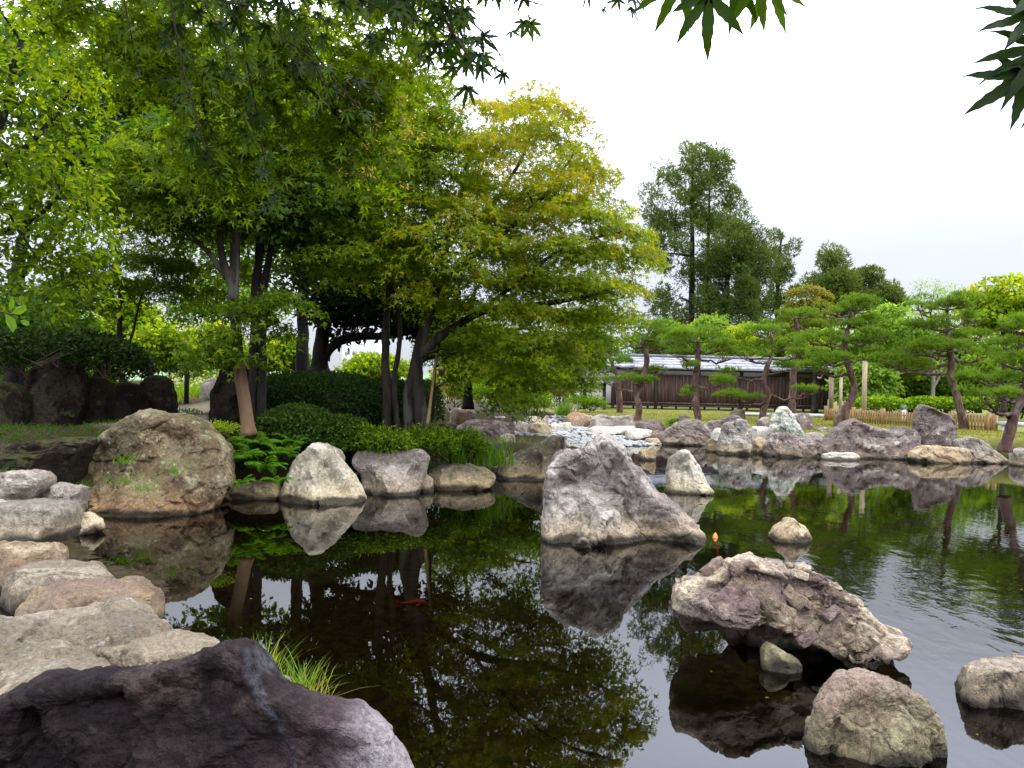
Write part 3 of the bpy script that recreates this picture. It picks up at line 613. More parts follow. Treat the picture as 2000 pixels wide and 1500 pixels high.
slab('stepping_stone', 'brownish stepping stone low in front of the big square shore block', [(-60, 1060), (20, 1050), (100, 1046), (128, 1054), (122, 1072), (40, 1080), (-60, 1082)], .34, .55, 'step_red', 5, .05, 3, 8, .02, seed=66, cat='stepping stone')
rock('shore_block', 'big square grey shore block at the left edge of the photo', [(-60, 1060), (-60, 985), (0, 976), (70, 976), (118, 984), (134, 1000), (130, 1042), (118, 1062)], 8.75, .55, 'grey', 5, .3, .06, 6, 10, .025, seed=67, power=.6)
rock('stone', 'rounded grey stone resting on top of the square shore block', [(-40, 965), (-30, 935), (0, 923), (50, 921), (88, 935), (86, 952), (50, 970), (0, 976)], 9.1, .38, 'grey', 5, .1, .07, 4, 8, .02, seed=68, power=.65, cat='stone')
rock('stone', 'small angular grey stone wedged beside the lichen-covered boulder', [(82, 985), (88, 952), (120, 944), (165, 950), (166, 965), (148, 1000), (120, 1008)], 9.3, .3, 'grey', 5, .2, .06, 5, 8, .03, seed=69, power=.6, cat='stone')
rock('stone', 'little wedge-shaped tan stone at the water below the lichen-covered boulder', [(130, 1030), (138, 1004), (170, 1000), (196, 1022), (200, 1034), (150, 1042)], 9.2, .2, 'tan', 4, .2, .06, 4, 6, .03, seed=70, cat='stone')

# --- the left bank
rock('boulder', 'huge rounded lichen-covered boulder with moss, on the left bank at the water', [(152, 1013), (148, 915), (175, 866), (217, 838), (252, 806), (287, 799), (343, 809), (385, 827), (427, 866), (436, 897), (441, 943), (424, 980), (367, 1012), (259, 1022), (175, 1018)], 11.0, .95, 'lichen', 7, .4, .06, 5, 18, .022, seed=81, lean=.3, ledge=.7, cat='boulder')
rock('boulder', 'whitest boulder, smooth and dome-shaped, right of the ferns', [(550, 975), (551, 965), (560, 929), (581, 887), (612, 868), (651, 879), (682, 915), (706, 945), (722, 975), (715, 984), (640, 988), (577, 987)], 12.2, .65, 'white', 6, .35, .045, 5, 12, .015, seed=82, lean=.35, ledge=.5, cat='boulder')
rock('shore_block', 'blocky grey boulder with a flat brown top at the foot of the slanting bamboo pole', [(716, 955), (708, 930), (686, 896), (696, 881), (727, 878), (825, 880), (838, 897), (832, 922), (815, 950), (800, 960)], 13.2, .6, 'grey', 5, .3, .05, 6, 10, .02, seed=83, power=.6)
rock('stone', 'fist-like grey stone squeezed between two shore boulders below the pole', [(817, 950), (820, 932), (832, 926), (846, 936), (848, 950)], 13.4, .2, 'grey', 4, .2, .06, 3, seed=84, cat='stone')
rock('rock', 'low flat dark rock with a split edge below the iris leaves', [(836, 945), (838, 922), (855, 910), (900, 905), (945, 911), (966, 928), (962, 946), (900, 952)], 14.0, .6, 'slant', 5, .2, .06, 4, 12, .03, seed=85, power=.6)
rock('rock', 'low tan rock at the waterline under the ferns', [(440, 975), (452, 950), (490, 940), (540, 945), (550, 968), (520, 978)], 12.2, .35, 'tan', 4, .25, .07, 3, 6, .02, seed=86)
rock('boulder', 'dark slanting slab-like boulder leaning right, behind the big peaked boulder', [(966, 930), (975, 905), (1004, 880), (1040, 860), (1074, 842), (1102, 845), (1107, 866), (1104, 915), (1090, 935), (1000, 942)], 15.6, .7, 'slant', 5, .3, .06, 6, 10, .02, seed=87, power=.65, cat='boulder')
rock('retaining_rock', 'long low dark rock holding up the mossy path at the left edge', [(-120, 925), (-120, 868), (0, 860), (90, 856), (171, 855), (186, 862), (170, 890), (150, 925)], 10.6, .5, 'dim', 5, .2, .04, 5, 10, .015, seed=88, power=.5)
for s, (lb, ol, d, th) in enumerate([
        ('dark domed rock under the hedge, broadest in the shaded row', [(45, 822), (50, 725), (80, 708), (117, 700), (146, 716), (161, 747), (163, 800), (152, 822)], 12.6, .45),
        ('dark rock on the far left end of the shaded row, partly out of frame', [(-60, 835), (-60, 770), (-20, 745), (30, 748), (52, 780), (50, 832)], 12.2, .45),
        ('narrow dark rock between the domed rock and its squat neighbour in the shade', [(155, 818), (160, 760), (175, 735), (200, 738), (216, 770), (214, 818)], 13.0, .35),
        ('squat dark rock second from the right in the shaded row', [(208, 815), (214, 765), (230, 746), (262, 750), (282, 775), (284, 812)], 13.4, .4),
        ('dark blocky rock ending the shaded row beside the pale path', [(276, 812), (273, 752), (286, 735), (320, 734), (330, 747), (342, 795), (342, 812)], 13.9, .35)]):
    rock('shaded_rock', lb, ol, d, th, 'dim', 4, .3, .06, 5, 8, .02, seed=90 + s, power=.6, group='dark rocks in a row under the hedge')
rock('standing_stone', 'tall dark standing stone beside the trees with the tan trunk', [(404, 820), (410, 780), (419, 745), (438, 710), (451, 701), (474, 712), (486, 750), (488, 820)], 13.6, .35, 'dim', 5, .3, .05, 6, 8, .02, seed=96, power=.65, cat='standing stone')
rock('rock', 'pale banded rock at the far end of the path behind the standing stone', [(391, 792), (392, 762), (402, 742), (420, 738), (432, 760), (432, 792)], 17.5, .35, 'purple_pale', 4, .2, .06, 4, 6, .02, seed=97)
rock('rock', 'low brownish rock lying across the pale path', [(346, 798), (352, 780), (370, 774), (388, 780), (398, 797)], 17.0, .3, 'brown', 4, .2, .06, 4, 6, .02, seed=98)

# --- rocks round the dry stream and gravel in the middle distance
MID = [
    ('boulder', 'wide brown slab boulder behind the iris leaves, left of the white gravel', [(888, 852), (892, 832), (920, 822), (985, 818), (1003, 826), (1006, 852)], 22.5, .9, 'purple', 5, .55),
    ('rock', 'grey rock below the right end of the wide brown slab', [(972, 872), (978, 852), (992, 846), (1005, 850), (1008, 872)], 20.5, .3, 'purple_pale', 4, .7),
    ('shore_block', 'square brown block rock left of the gravel, under the mid-distance maple', [(878, 826), (879, 802), (890, 797), (922, 799), (931, 808), (931, 826)], 26.0, .6, 'brown', 4, .6),
    ('rock', 'tan squarish rock with pale lichen beside the slanting pole', [(838, 826), (841, 800), (855, 792), (872, 794), (879, 806), (879, 826)], 25.0, .5, 'tan', 4, .6),
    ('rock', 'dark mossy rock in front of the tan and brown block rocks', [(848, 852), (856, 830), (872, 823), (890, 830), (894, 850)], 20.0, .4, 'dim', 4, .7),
    ('rock', 'thin pale slab lying behind the wide brown slab boulder', [(948, 824), (952, 815), (985, 813), (993, 823)], 28.0, .4, 'purple_pale', 4, .5),
    ('rock', 'low grey rock half under the shrubs above the gravel', [(1018, 828), (1022, 816), (1040, 812), (1068, 815), (1074, 828)], 30.5, .5, 'brown', 4, .6),
    ('rock', 'rounded cream rock at the left edge of the white gravel', [(1028, 856), (1032, 832), (1046, 823), (1066, 828), (1080, 842), (1078, 858)], 26.5, .5, 'tan', 4, .7),
    ('rock', 'flat grey rock left of the cream rock by the gravel', [(994, 846), (998, 826), (1014, 822), (1032, 826), (1034, 846)], 27.5, .5, 'purple_pale', 4, .5),
    ('rock', 'bleached white slab lying behind the gravel', [(1064, 844), (1068, 828), (1095, 825), (1114, 826), (1118, 842)], 29.0, .4, 'slab_white', 4, .5),
    ('rock', 'rounded rust-stained rock at the corner of the lawn', [(1103, 832), (1106, 812), (1122, 804), (1142, 808), (1158, 820), (1156, 832)], 31.0, .7, 'rust', 4, .75),
    ('rock', 'dark rounded rock behind the rust-stained one', [(1090, 806), (1094, 792), (1108, 785), (1126, 792), (1130, 806)], 35.0, .6, 'brown', 4, .75),
    ('slab_rock', 'pale purple seat-shaped slab rock on the edge of the lawn', [(1148, 836), (1156, 816), (1168, 810), (1200, 813), (1236, 810), (1241, 834)], 30.0, .5, 'purple_pale', 4, .5),
    ('slab_rock', 'thin white slab in front of the seat-shaped rock', [(1146, 842), (1150, 834), (1200, 832), (1243, 833), (1244, 841)], 28.6, .5, 'slab_white', 4, .5),
    ('rock', 'dark flattened oval rock right of the seat-shaped slab', [(1240, 840), (1244, 826), (1262, 819), (1288, 822), (1298, 834), (1294, 842)], 28.5, .5, 'purple', 4, .7),
    ('rock', 'long low cream rock at the water below the dark oval rock', [(1218, 852), (1224, 840), (1250, 837), (1272, 840), (1280, 850)], 26.8, .4, 'slab_white', 4, .6),
    ('rock', 'small brown rock between the cream rock and the purple peak', [(1266, 852), (1274, 843), (1286, 840), (1292, 848), (1288, 853)], 26.6, .25, 'brown', 4, .7),
    ('rock', 'flat tan stone just awash in the shallow inlet', [(1256, 866), (1264, 857), (1284, 856), (1292, 864)], 25.5, .35, 'tan', 4, .6),
    ('rock', 'pointed tan rock in the shallows behind the peaked boulder', [(1246, 890), (1250, 880), (1268, 876), (1278, 868), (1282, 880), (1282, 891)], 20.2, .3, 'tan', 4, .75),
]
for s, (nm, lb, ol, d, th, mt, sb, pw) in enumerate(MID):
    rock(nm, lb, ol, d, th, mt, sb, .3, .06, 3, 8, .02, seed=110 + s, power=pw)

# --- rocks along the far bank
FAR = [
    ('boulder', 'purple pyramid boulder with white scars, left end of the far bank', [(1280, 862), (1284, 852), (1304, 840), (1327, 822), (1355, 816), (1371, 824), (1391, 845), (1396, 864), (1375, 870), (1300, 866)], 26.0, .9, 'purple', 5, .75),
    ('rock', 'small purple rock peeping over the purple pyramid boulder', [(1322, 826), (1328, 812), (1340, 809), (1348, 816), (1350, 826)], 28.2, .3, 'purple', 4, .75),
    ('standing_stone', 'grey striated upright stone in the water before the lawn', [(1398, 884), (1402, 868), (1410, 847), (1417, 826), (1440, 821), (1458, 822), (1467, 842), (1472, 888), (1430, 890)], 22.6, .45, 'striated', 5, .6),
    ('standing_stone', 'tall pointed stone with green and white bands on the far bank', [(1496, 866), (1503, 845), (1511, 810), (1525, 796), (1539, 793), (1551, 810), (1567, 842), (1572, 866)], 23.6, .5, 'banded', 5, .7),
    ('boulder', 'low purple boulder in front of the green-banded pointed stone', [(1490, 884), (1493, 870), (1511, 851), (1539, 845), (1566, 854), (1603, 866), (1605, 884), (1555, 888)], 22.2, .5, 'purple', 5, .75),
    ('boulder', 'widest purple boulder on the far bank, sloping in long ridges', [(1601, 888), (1606, 876), (1622, 858), (1643, 832), (1670, 811), (1689, 820), (1714, 828), (1748, 837), (1769, 835), (1788, 843), (1794, 892), (1700, 895)], 22.4, .75, 'purple', 6, .7),
    ('standing_stone', 'tall square-shouldered brown stone in front of the picket fence', [(1786, 882), (1788, 850), (1792, 799), (1803, 791), (1828, 796), (1857, 812), (1867, 824), (1872, 882)], 22.6, .45, 'purple', 5, .5),
    ('rock', 'low oblong cream rock at the foot of the square-shouldered stone', [(1781, 893), (1784, 882), (1803, 873), (1842, 873), (1885, 876), (1896, 890), (1890, 903), (1800, 904)], 21.3, .45, 'tan', 5, .6),
    ('boulder', 'smooth pale-grey boulder sloping down to the right on the far bank', [(1868, 900), (1870, 860), (1891, 853), (1916, 859), (1945, 878), (1972, 898), (1978, 908), (1900, 908)], 21.6, .5, 'grey', 5, .7),
    ('rock', 'rounded grey rock at the right edge of the far bank', [(1978, 910), (1982, 884), (1994, 875), (2020, 878), (2034, 892), (2034, 912)], 20.8, .4, 'grey', 4, .7),
    ('rock', 'flat white ledge rock at the waterline before the widest purple boulder', [(1602, 895), (1606, 886), (1640, 884), (1668, 884), (1679, 892), (1670, 898)], 21.4, .3, 'slab_white', 4, .55),
    ('slab_rock', 'thin white slab bridging two rocks left of the green-banded stone', [(1470, 842), (1472, 834), (1490, 833), (1506, 836), (1506, 843)], 24.2, .3, 'slab_white', 4, .5),
    ('rock', 'reddish round rock behind the thin white slab', [(1480, 838), (1482, 822), (1494, 814), (1506, 818), (1512, 838)], 25.6, .35, 'purple', 4, .75),
    ('rock', 'small tan rock between the striated stone and the low purple boulder', [(1470, 874), (1473, 860), (1484, 854), (1496, 858), (1498, 874)], 23.0, .3, 'tan', 4, .75),
    ('rock', 'white chunk of rock between the purple pyramid and the striated stone', [(1388, 864), (1392, 846), (1400, 836), (1412, 838), (1414, 864)], 24.4, .3, 'slab_white', 4, .7),
    ('rock', 'small dark split rock at the waterline left of the striated stone', [(1378, 876), (1380, 862), (1390, 856), (1402, 862), (1404, 878)], 23.2, .3, 'slant', 4, .7),
    ('rock', 'long dark purple rock at the lawn edge behind the striated stone', [(1380, 838), (1386, 824), (1410, 818), (1426, 812), (1444, 813), (1454, 824), (1454, 840)], 26.4, .5, 'purple', 4, .7),
    ('rock', 'dark purple rock close behind the green-banded stone on its right', [(1550, 846), (1554, 814), (1566, 806), (1582, 810), (1586, 822), (1580, 846)], 25.6, .4, 'purple', 4, .7),
    ('rock', 'grey block rock between the low purple boulder and the widest one', [(1564, 868), (1568, 848), (1590, 844), (1608, 848), (1612, 870)], 23.6, .4, 'purple_pale', 4, .6),
    ('rock', 'low purple rock on the lawn left of the widest purple boulder', [(1588, 852), (1594, 838), (1610, 834), (1626, 838), (1630, 852)], 25.0, .4, 'purple', 4, .7),
    ('stone', 'mossy green-grey upright stone on the lawn before the long wall', [(1426, 820), (1428, 804), (1440, 799), (1454, 801), (1458, 820)], 31.5, .3, 'slant', 4, .6),
]
for s, (nm, lb, ol, d, th, mt, sb, pw) in enumerate(FAR):
    rock(nm, lb, ol, d, th, mt, 6 if sb == 5 else sb, .35, .06, 3, 12, .022, seed=140 + s, power=pw)

# white gravel of the dry stream: far too many to count
rg = np.random.RandomState(3); mb = MB(); V0, T0 = ico(1)
poly = np.array([G(px, py, .1)[:2] for px, py in [(1005, 846), (1060, 836), (1110, 832), (1150, 834), (1230, 850), (1290, 852), (1292, 864), (1200, 868), (1120, 872), (1100, 866), (1010, 868), (990, 868), (985, 856)]])
def in_poly(P, Q):
    ins = np.zeros(len(P), bool)
    for i in range(len(Q)):
        a, b = Q[i], Q[(i + 1) % len(Q)]
        ins ^= ((a[1] > P[:, 1]) != (b[1] > P[:, 1])) & (P[:, 0] < (b[0] - a[0]) * (P[:, 1] - a[1]) / (b[1] - a[1] + 1e-12) + a[0])
    return ins
C = rg.uniform(poly.min(0), poly.max(0), (5200, 2)); C = C[in_poly(C, poly)][:1900]
CZ = ground_z(C[:, 0], C[:, 1])
for (x, y), z in zip(C, CZ):
    s = rg.uniform(.04, .1); a = rg.uniform(0, 6.28); ca, sa = math.cos(a), math.sin(a)
    v = V0 * (s * rg.uniform(.9, 1.5), s, s * .6) * rg.uniform(.85, 1.15, (len(V0), 1))
    mb.add(np.stack([v[:, 0] * ca - v[:, 1] * sa + x, v[:, 0] * sa + v[:, 1] * ca + y, v[:, 2] + max(z, 0) + s * .35], -1), None, T0)
tag(obj('gravel', mb.mesh('gravel', True), M['pebble']), 'white gravel spread along the dry stream behind the big boulder', 'gravel', kind='stuff')

rg = np.random.RandomState(31); mb = MB(); V0, T0 = ico(1); n = len(POND); cnt = 0
edge = [(POND[i] + (POND[(i + 1) % n] - POND[i]) * t) for i in range(11, 34) for t in rg.uniform(0, 1, 16)]
for e in edge:
    x, y = e + rg.normal(size=2) * .16
    if not (3 < y < 27 and abs(x / y) < .72): continue
    z = gz(x, y); s_ = rg.uniform(.025, .085)
    v = V0 * (s_ * rg.uniform(.8, 1.6), s_ * rg.uniform(.8, 1.3), s_ * .7) * rg.uniform(.8, 1.2, (len(V0), 1)); a = rg.uniform(0, 6.28); ca, sa = math.cos(a), math.sin(a)
    mb.add(np.stack([v[:, 0] * ca - v[:, 1] * sa + x, v[:, 0] * sa + v[:, 1] * ca + y, v[:, 2] + z + s_ * .3], -1), None, T0)
tag(obj('shore_pebbles', mb.mesh('shore_pebbles'), M['grey']), 'small stones strewn along the waterline between the boulders', 'pebbles', kind='stuff')

# ------------------------------------------------------------------ buildings, fence, posts
def framed(name, A, B):
    """an empty at A whose local x axis runs towards B on the ground plane"""
    o = empty(name, A); o.rotation_euler.z = math.atan2(B[1] - A[1], B[0] - A[0]); return o

# the long wooden wall with its pale board roof
LZ = .66
A = G(1196, 797, LZ); B = G(1612, 806, LZ); Lw = float(np.hypot(*(B - A)[:2]))
A[2] = gz(A[0], A[1]) ; hall = framed('garden_gallery', (A[0], A[1], LZ), B)
tag(hall, 'long low building of dark vertical planks with a pale board roof, behind the pines', 'building')
npan = 5; pw = Lw / npan; rg = np.random.RandomState(4)
for i in range(npan):
    mb = MB(); x = i * pw + .09
    while x < (i + 1) * pw - .1:
        w = min(rg.uniform(.17, .24), (i + 1) * pw - .085 - x); dy_ = rg.uniform(-.012, .012)
        mb.box(x, x + w - .012, -.03 + dy_, .02, .26 + rg.uniform(-.01, .01), 1.98); x += w
    mb.box(i * pw + .08, (i + 1) * pw - .08, .022, .06, .27, 1.97)
    p = obj('wall_panel', mb.mesh('wall_panel'), M['plank'], hall)
    mb = MB(); mb.box(i * pw + .1, (i + 1) * pw - .1, -.06, -.034, .3, .4); obj('bottom_rail', mb.mesh('bottom_rail'), M['plank'], p)
for i in range(npan + 1):
    mb = MB(); mb.box(i * pw - .08, i * pw + .08, -.1, .06, -.3, 2.35); obj('post', mb.mesh('post'), M['timber'], hall)
for i in range(npan * 3):
    x = (i + .5) * pw / 3; mb = MB(); mb.box(x - .05, x + .05, .1, .2, -.3, .24); obj('floor_stub', mb.mesh('floor_stub'), M['timber'], hall)
mb = MB(); mb.box(-.6, Lw + .35, -.1, .02, 2.2, 2.34); obj('eave_beam', mb.mesh('eave_beam'), M['timber'], hall)
mb = MB(); mb.box(-.2, Lw + .1, 1.5, 1.62, .2, 2.6); obj('rear_wall', mb.mesh('rear_wall'), M['plaster'], hall)
mb = MB(); mb.box(-.3, Lw + .2, -.05, 1.5, .16, .25); obj('floor', mb.mesh('floor'), M['timber'], hall)
rf = MB(); rf.add(np.array([(-.8, -.55, 2.33), (Lw + .5, -.55, 2.33), (Lw + .5, .95, 2.98), (-.8, .95, 2.98), (-.8, -.55, 2.28), (Lw + .5, -.55, 2.28), (Lw + .5, .95, 2.93), (-.8, .95, 2.93), (-.8, 2.4, 2.3), (Lw + .5, 2.4, 2.3)]), [(0, 1, 2, 3), (4, 7, 6, 5), (0, 4, 5, 1), (3, 2, 9, 8), (1, 5, 6, 2), (0, 3, 7, 4)])
roof = obj('roof', rf.mesh('roof'), M['roof'], hall)
for j in range(4):       # roof courses, each a little proud of the one below
    t0, t1 = j / 4, (j + 1) / 4 + .02; mb = MB(); nb = 26
    for b in range(nb):
        x0 = -.82 + (Lw + 1.34) * b / nb; x1 = -.82 + (Lw + 1.34) * (b + 1) / nb - .015; r_ = rg.uniform(0, .012)
        y0, y1 = -.58 + 1.53 * t0, -.58 + 1.53 * t1; z0, z1 = 2.345 + .65 * t0 + .085 + r_, 2.345 + .65 * t1 + r_
        mb.add(np.array([(x0, y0, z0), (x1, y0, z0), (x1, y1, z1), (x0, y1, z1), (x0, y0 + .01, z0 - .09), (x1, y0 + .01, z0 - .09)]), [(0, 1, 2, 3), (4, 5, 1, 0)])
    obj('roof_course', mb.mesh('roof_course'), M['roof'], roof)
mb = MB()
mb.box(-.85, Lw + .55, .82, 1.1, 2.99, 3.08); obj('ridge_board', mb.mesh('ridge_board'), M['tile'], roof)
mb = MB(); mb.box(-.85, Lw + .55, .9, 1.02, 3.08, 3.15); obj('ridge_cap', mb.mesh('ridge_cap'), M['roof'], roof)

# the small white-walled gate house left of it
A = G(1066, 796, LZ); B = G(1180, 799, LZ); Lh = float(np.hypot(*(B - A)[:2]))
hs = framed('garden_wall_house', (A[0], A[1], LZ), B); tag(hs, 'small white-plastered house with a dark tiled roof behind the maples', 'building')
mb = MB(); mb.box(0, Lh, 0, 1.6, -.3, 1.45); obj('wall', mb.mesh('wall'), M['plaster'], hs)
for x in (0, Lh * .34, Lh * .67, Lh):
    mb = MB(); mb.box(x - .08, x + .08, -.05, .02, -.3, 1.45); obj('post', mb.mesh('post'), M['timber'], hs)
rf = MB(); rf.add(np.array([(-.5, -.6, 1.4), (Lh + .5, -.6, 1.4), (Lh + .5, .8, 2.1), (-.5, .8, 2.1), (Lh + .5, 2.2, 1.4), (-.5, 2.2, 1.4)]), [(0, 1, 2, 3), (3, 2, 4, 5)], [(0, 3, 5), (1, 4, 2)]); rp = obj('roof', rf.mesh('roof'), M['tile'], hs)
for i in range(18):
    x = -.5 + (Lh + 1) * i / 17; mb = MB(); mb.tube([(x, -.64, 1.42), (x, .8, 2.13)], .06, 5); obj('tile_row', mb.mesh('tile_row'), M['tile'], rp)
mb = MB(); mb.box(-.55, Lh + .55, .66, .94, 2.08, 2.3); obj('ridge', mb.mesh('ridge'), M['tile'], rp)

# golden picket fence on the lawn
A = G(1612, 821, .67); B = G(1943, 842, .67); Lf = float(np.hypot(*(B - A)[:2]))
fence = framed('picket_fence', (A[0], A[1], .66), B); tag(fence, 'low golden wooden picket fence on the lawn behind the far-bank stones', 'fence')
nP = 62; pm = MB(); pm.box(-.03, .03, -.012, .012, -.12, .5); pmesh = pm.mesh('picket')
pm = MB(); pm.box(-.055, .055, -.05, .05, -.25, .6); tpm = pm.mesh('fence_post')
pm = MB(); pm.box(0, Lf, .014, .044, .1, .16); pm.box(0, Lf, .014, .044, .36, .42)
obj('rail', pm.mesh('rail'), M['picket'], fence)
for i in range(nP + 1):
    x = Lf * i / nP; post = i % 12 == 0 or i == nP
    o = obj('fence_post' if post else 'picket', tpm if post else pmesh, M['picket'], fence)
    o.location = (x, .02 if post else 0, gz(*(np.array(fence.location)[:2] + (B - A)[:2] / Lf * x)) - .66 + .02)

# tall sawn posts beside the gallery
for px, top, bot, w, mt, lb in [(1622, 735, 803, .15, 'brown_wood', 'left post of the close pair at the gallery end, broad and brown'), (1641, 736, 804, .1, 'pale_wood', 'right post of the close pair at the gallery end, thin and pale'), (1687, 704, 803, .15, 'pale_wood', 'tallest sawn wooden post, alone right of the curved pine')]:
    g = W(px, bot + 20, 33.0); t = W(px + 2, top, 33.0); o = empty('wooden_post', (g[0], g[1], .5)); tag(o, lb, 'post', 'sawn posts beside the gallery')
    hgt = t[2] - .5
    mb = MB(); mb.box(-w / 2, w / 2, -w / 2, w / 2, 0, hgt); obj('shaft', mb.mesh('shaft'), M[mt], o)
    mb = MB(); mb.box(-w / 2 - .015, w / 2 + .015, -w / 2 - .015, w / 2 + .015, hgt, hgt + .03); obj('cap', mb.mesh('cap'), M['pale_wood'], o)

def lathe(mb, prof, n=12):
    P = np.array(prof, float); an = np.arange(n) * 2 * math.pi / n
    V = np.stack([P[:, :1] * np.cos(an), P[:, :1] * np.sin(an), np.repeat(P[:, 1:], n, 1)], -1).reshape(-1, 3)
    i = np.arange(len(P) - 1)[:, None] * n; j = np.arange(n)[None]; q = np.stack([i + j, i + (j + 1) % n, i + n + (j + 1) % n, i + n + j], -1).reshape(-1, 4)
    return mb.add(V, q)
g = G(1764, 820, .66); lamp = empty('garden_lamp', (g[0], g[1], .62)); tag(lamp, 'short white garden lamp with a grey cap behind the picket fence', 'lamp')
d_ = g[1]; s_ = d_ / F
mb = MB(); lathe(mb, [(.0, 0), (.1, 0), (.09, .15), (.11, .2), (.13, 22 * s_), (0, 22 * s_)]); obj('body', mb.mesh('body', True), M['lamp_white'], lamp)
mb = MB(); lathe(mb, [(0, 22 * s_), (.12, 22 * s_), (.17, 24 * s_), (.15, 28 * s_), (.07, 32 * s_), (0, 32 * s_)]); obj('cap', mb.mesh('cap', True), M['lamp_grey'], lamp)
# little lantern on a post among the mid-distance trees
g = W(861, 790, 27); lt = empty('post_lantern', (g[0], g[1], g[2] - .1)); tag(lt, 'small brown post lantern on a grey stone foot beyond the slanting pole', 'lantern')
mb = MB(); mb.box(-.11, .11, -.1, .1, 0, .3); obj('foot', mb.mesh('foot'), M['lamp_grey'], lt)
mb = MB(); mb.box(-.035, .035, -.035, .035, .3, 1.1); obj('post', mb.mesh('post'), M['pale_wood'], lt)
mb = MB(); lathe(mb, [(0, 1.1), (.12, 1.1), (.12, 1.3), (.2, 1.32), (.05, 1.45), (0, 1.45)], 6); obj('lantern_head', mb.mesh('lantern_head'), M['brown_wood'], lt)

# stone edging and benches
def stone_bench(name, label, a, b, dep, zt, th, cat, legs=True):
    A, B = a, b; L = float(np.hypot(*(B - A)[:2])); o = framed(name, (A[0], A[1], .6), B); tag(o, label, cat)
    mb = MB(); mb.box(0, L, 0, dep, zt - th, zt); obj('top_slab', mb.mesh('top_slab'), M['concrete'], o)
    for x in (.15, L - .3):
        mb = MB(); mb.box(x, x + .16, .04, dep - .04, -.1, zt - th - .002); obj('support', mb.mesh('support'), M['concrete'], o)
    return o
stone_bench('stone_bench', 'low grey stone bench near the right edge of the lawn', G(1946, 843, .66), G(2050, 851, .66), .5, .42, .14, 'bench')
stone_bench('stone_step', 'pale stone step before the plank wall, left of the green-banded stone', G(1446, 812, .66), G(1505, 813, .66), .5, .2, .12, 'step')
stone_bench('stone_step', 'pale stone step at the right end of the plank wall', G(1552, 815, .66), G(1612, 816, .66), .5, .22, .12, 'step')
g = G(1994, 862, .66); tub = empty('teal_tub', (g[0], g[1], gz(g[0], g[1]))); tag(tub, 'small teal plastic tub at the right edge of the lawn', 'tub')
mb = MB(); lathe(mb, [(0, 0), (.12, 0), (.16, .2), (.17, .2), (.17, .23), (.15, .23), (.11, .03), (0, .03)], 14); obj('bowl', mb.mesh('bowl', True), M['teal'], tub)
mb = MB(); mb.tube([(.17 * math.cos(t), 0, .22 + .12 * math.sin(t)) for t in np.linspace(0, math.pi, 9)], .008, 5); obj('handle', mb.mesh('handle'), M['teal'], tub)

# two charred rope-fence posts by the path
pp = []
for px, top, bot, d, lb in [(293, 697, 750, 16.5, 'black wooden post further left, above the shaded rock row'), (364, 704, 778, 16.5, 'black wooden post standing clear in the bright grass by the path')]:
    b = W(px, bot, d); t = W(px, top, d); o = empty('black_post', (b[0], b[1], b[2] - .25)); tag(o, lb, 'post', 'black posts by the path')
    mb = MB(); hh = t[2] - b[2] + .25; mb.tube([(0, 0, 0), (0, 0, hh - .02), (0, 0, hh)], [.05, .05, .04], 10); obj('shaft', mb.mesh('shaft'), M['black_post'], o)
    mb = MB(); mb.tube([(0, 0, hh - .14), (0, 0, hh - .1)], .058, 10); obj('rope_ring', mb.mesh('rope_ring'), M['rope'], o); pp.append(np.array((b[0], b[1], t[2] - .12)))
mb = MB(); tt = np.linspace(0, 1, 12)[:, None]; P = pp[0] + (pp[1] - pp[0]) * tt; P[:, 2] -= .12 * (1 - (2 * tt[:, 0] - 1) ** 2); mb.tube(P, .008, 5)
tag(obj('rope', mb.mesh('rope', off=pp[0]), M['rope'], loc=pp[0]), 'thin black rope sagging between the two black posts', 'rope')

# slanting bamboo pole
a = W(828, 884, 14.2); b = W(853, 690, 14.6); pole = empty('bamboo_pole', a); tag(pole, 'slender brown pole slanting up from the shore block', 'pole')
P = a + (b - a) * np.linspace(-.06, 1, 14)[:, None]; mb = MB(); mb.tube(P - a, np.linspace(.04, .022, 14), 8); obj('shaft', mb.mesh('shaft', True), M['bamboo'], pole)
for t in (.2, .45, .7):
    c = (b - a) * t; e = (b - a) * .004; mb = MB(); mb.tube([c - e, c + e], .043 - .018 * t, 8); obj('node_ring', mb.mesh('node_ring'), M['bamboo'], pole)

# far white block seen under the arching branch
a = W(668, 700, 170); o = empty('far_building', (a[0], a[1], 2.0)); tag(o, 'pale distant building glimpsed under the arching evergreen branch', 'building')
mb = MB(); mb.box(0, 9, 0, 8, 0, 8.2); obj('wall', mb.mesh('wall'), M['far_white'], o)
mb = MB(); mb.box(4, 7.5, 1, 6, 8.2, 10); obj('roof_room', mb.mesh('roof_room'), M['far_white'], o)
for zz_ in (1.2, 3.4, 5.6):
    for x in np.arange(.6, 8.4, 1.6):
        mb = MB(); mb.box(x, x + 1.1, -.05, .02, zz_, zz_ + 1.2); obj('window', mb.mesh('window'), M['far_glass'], o)

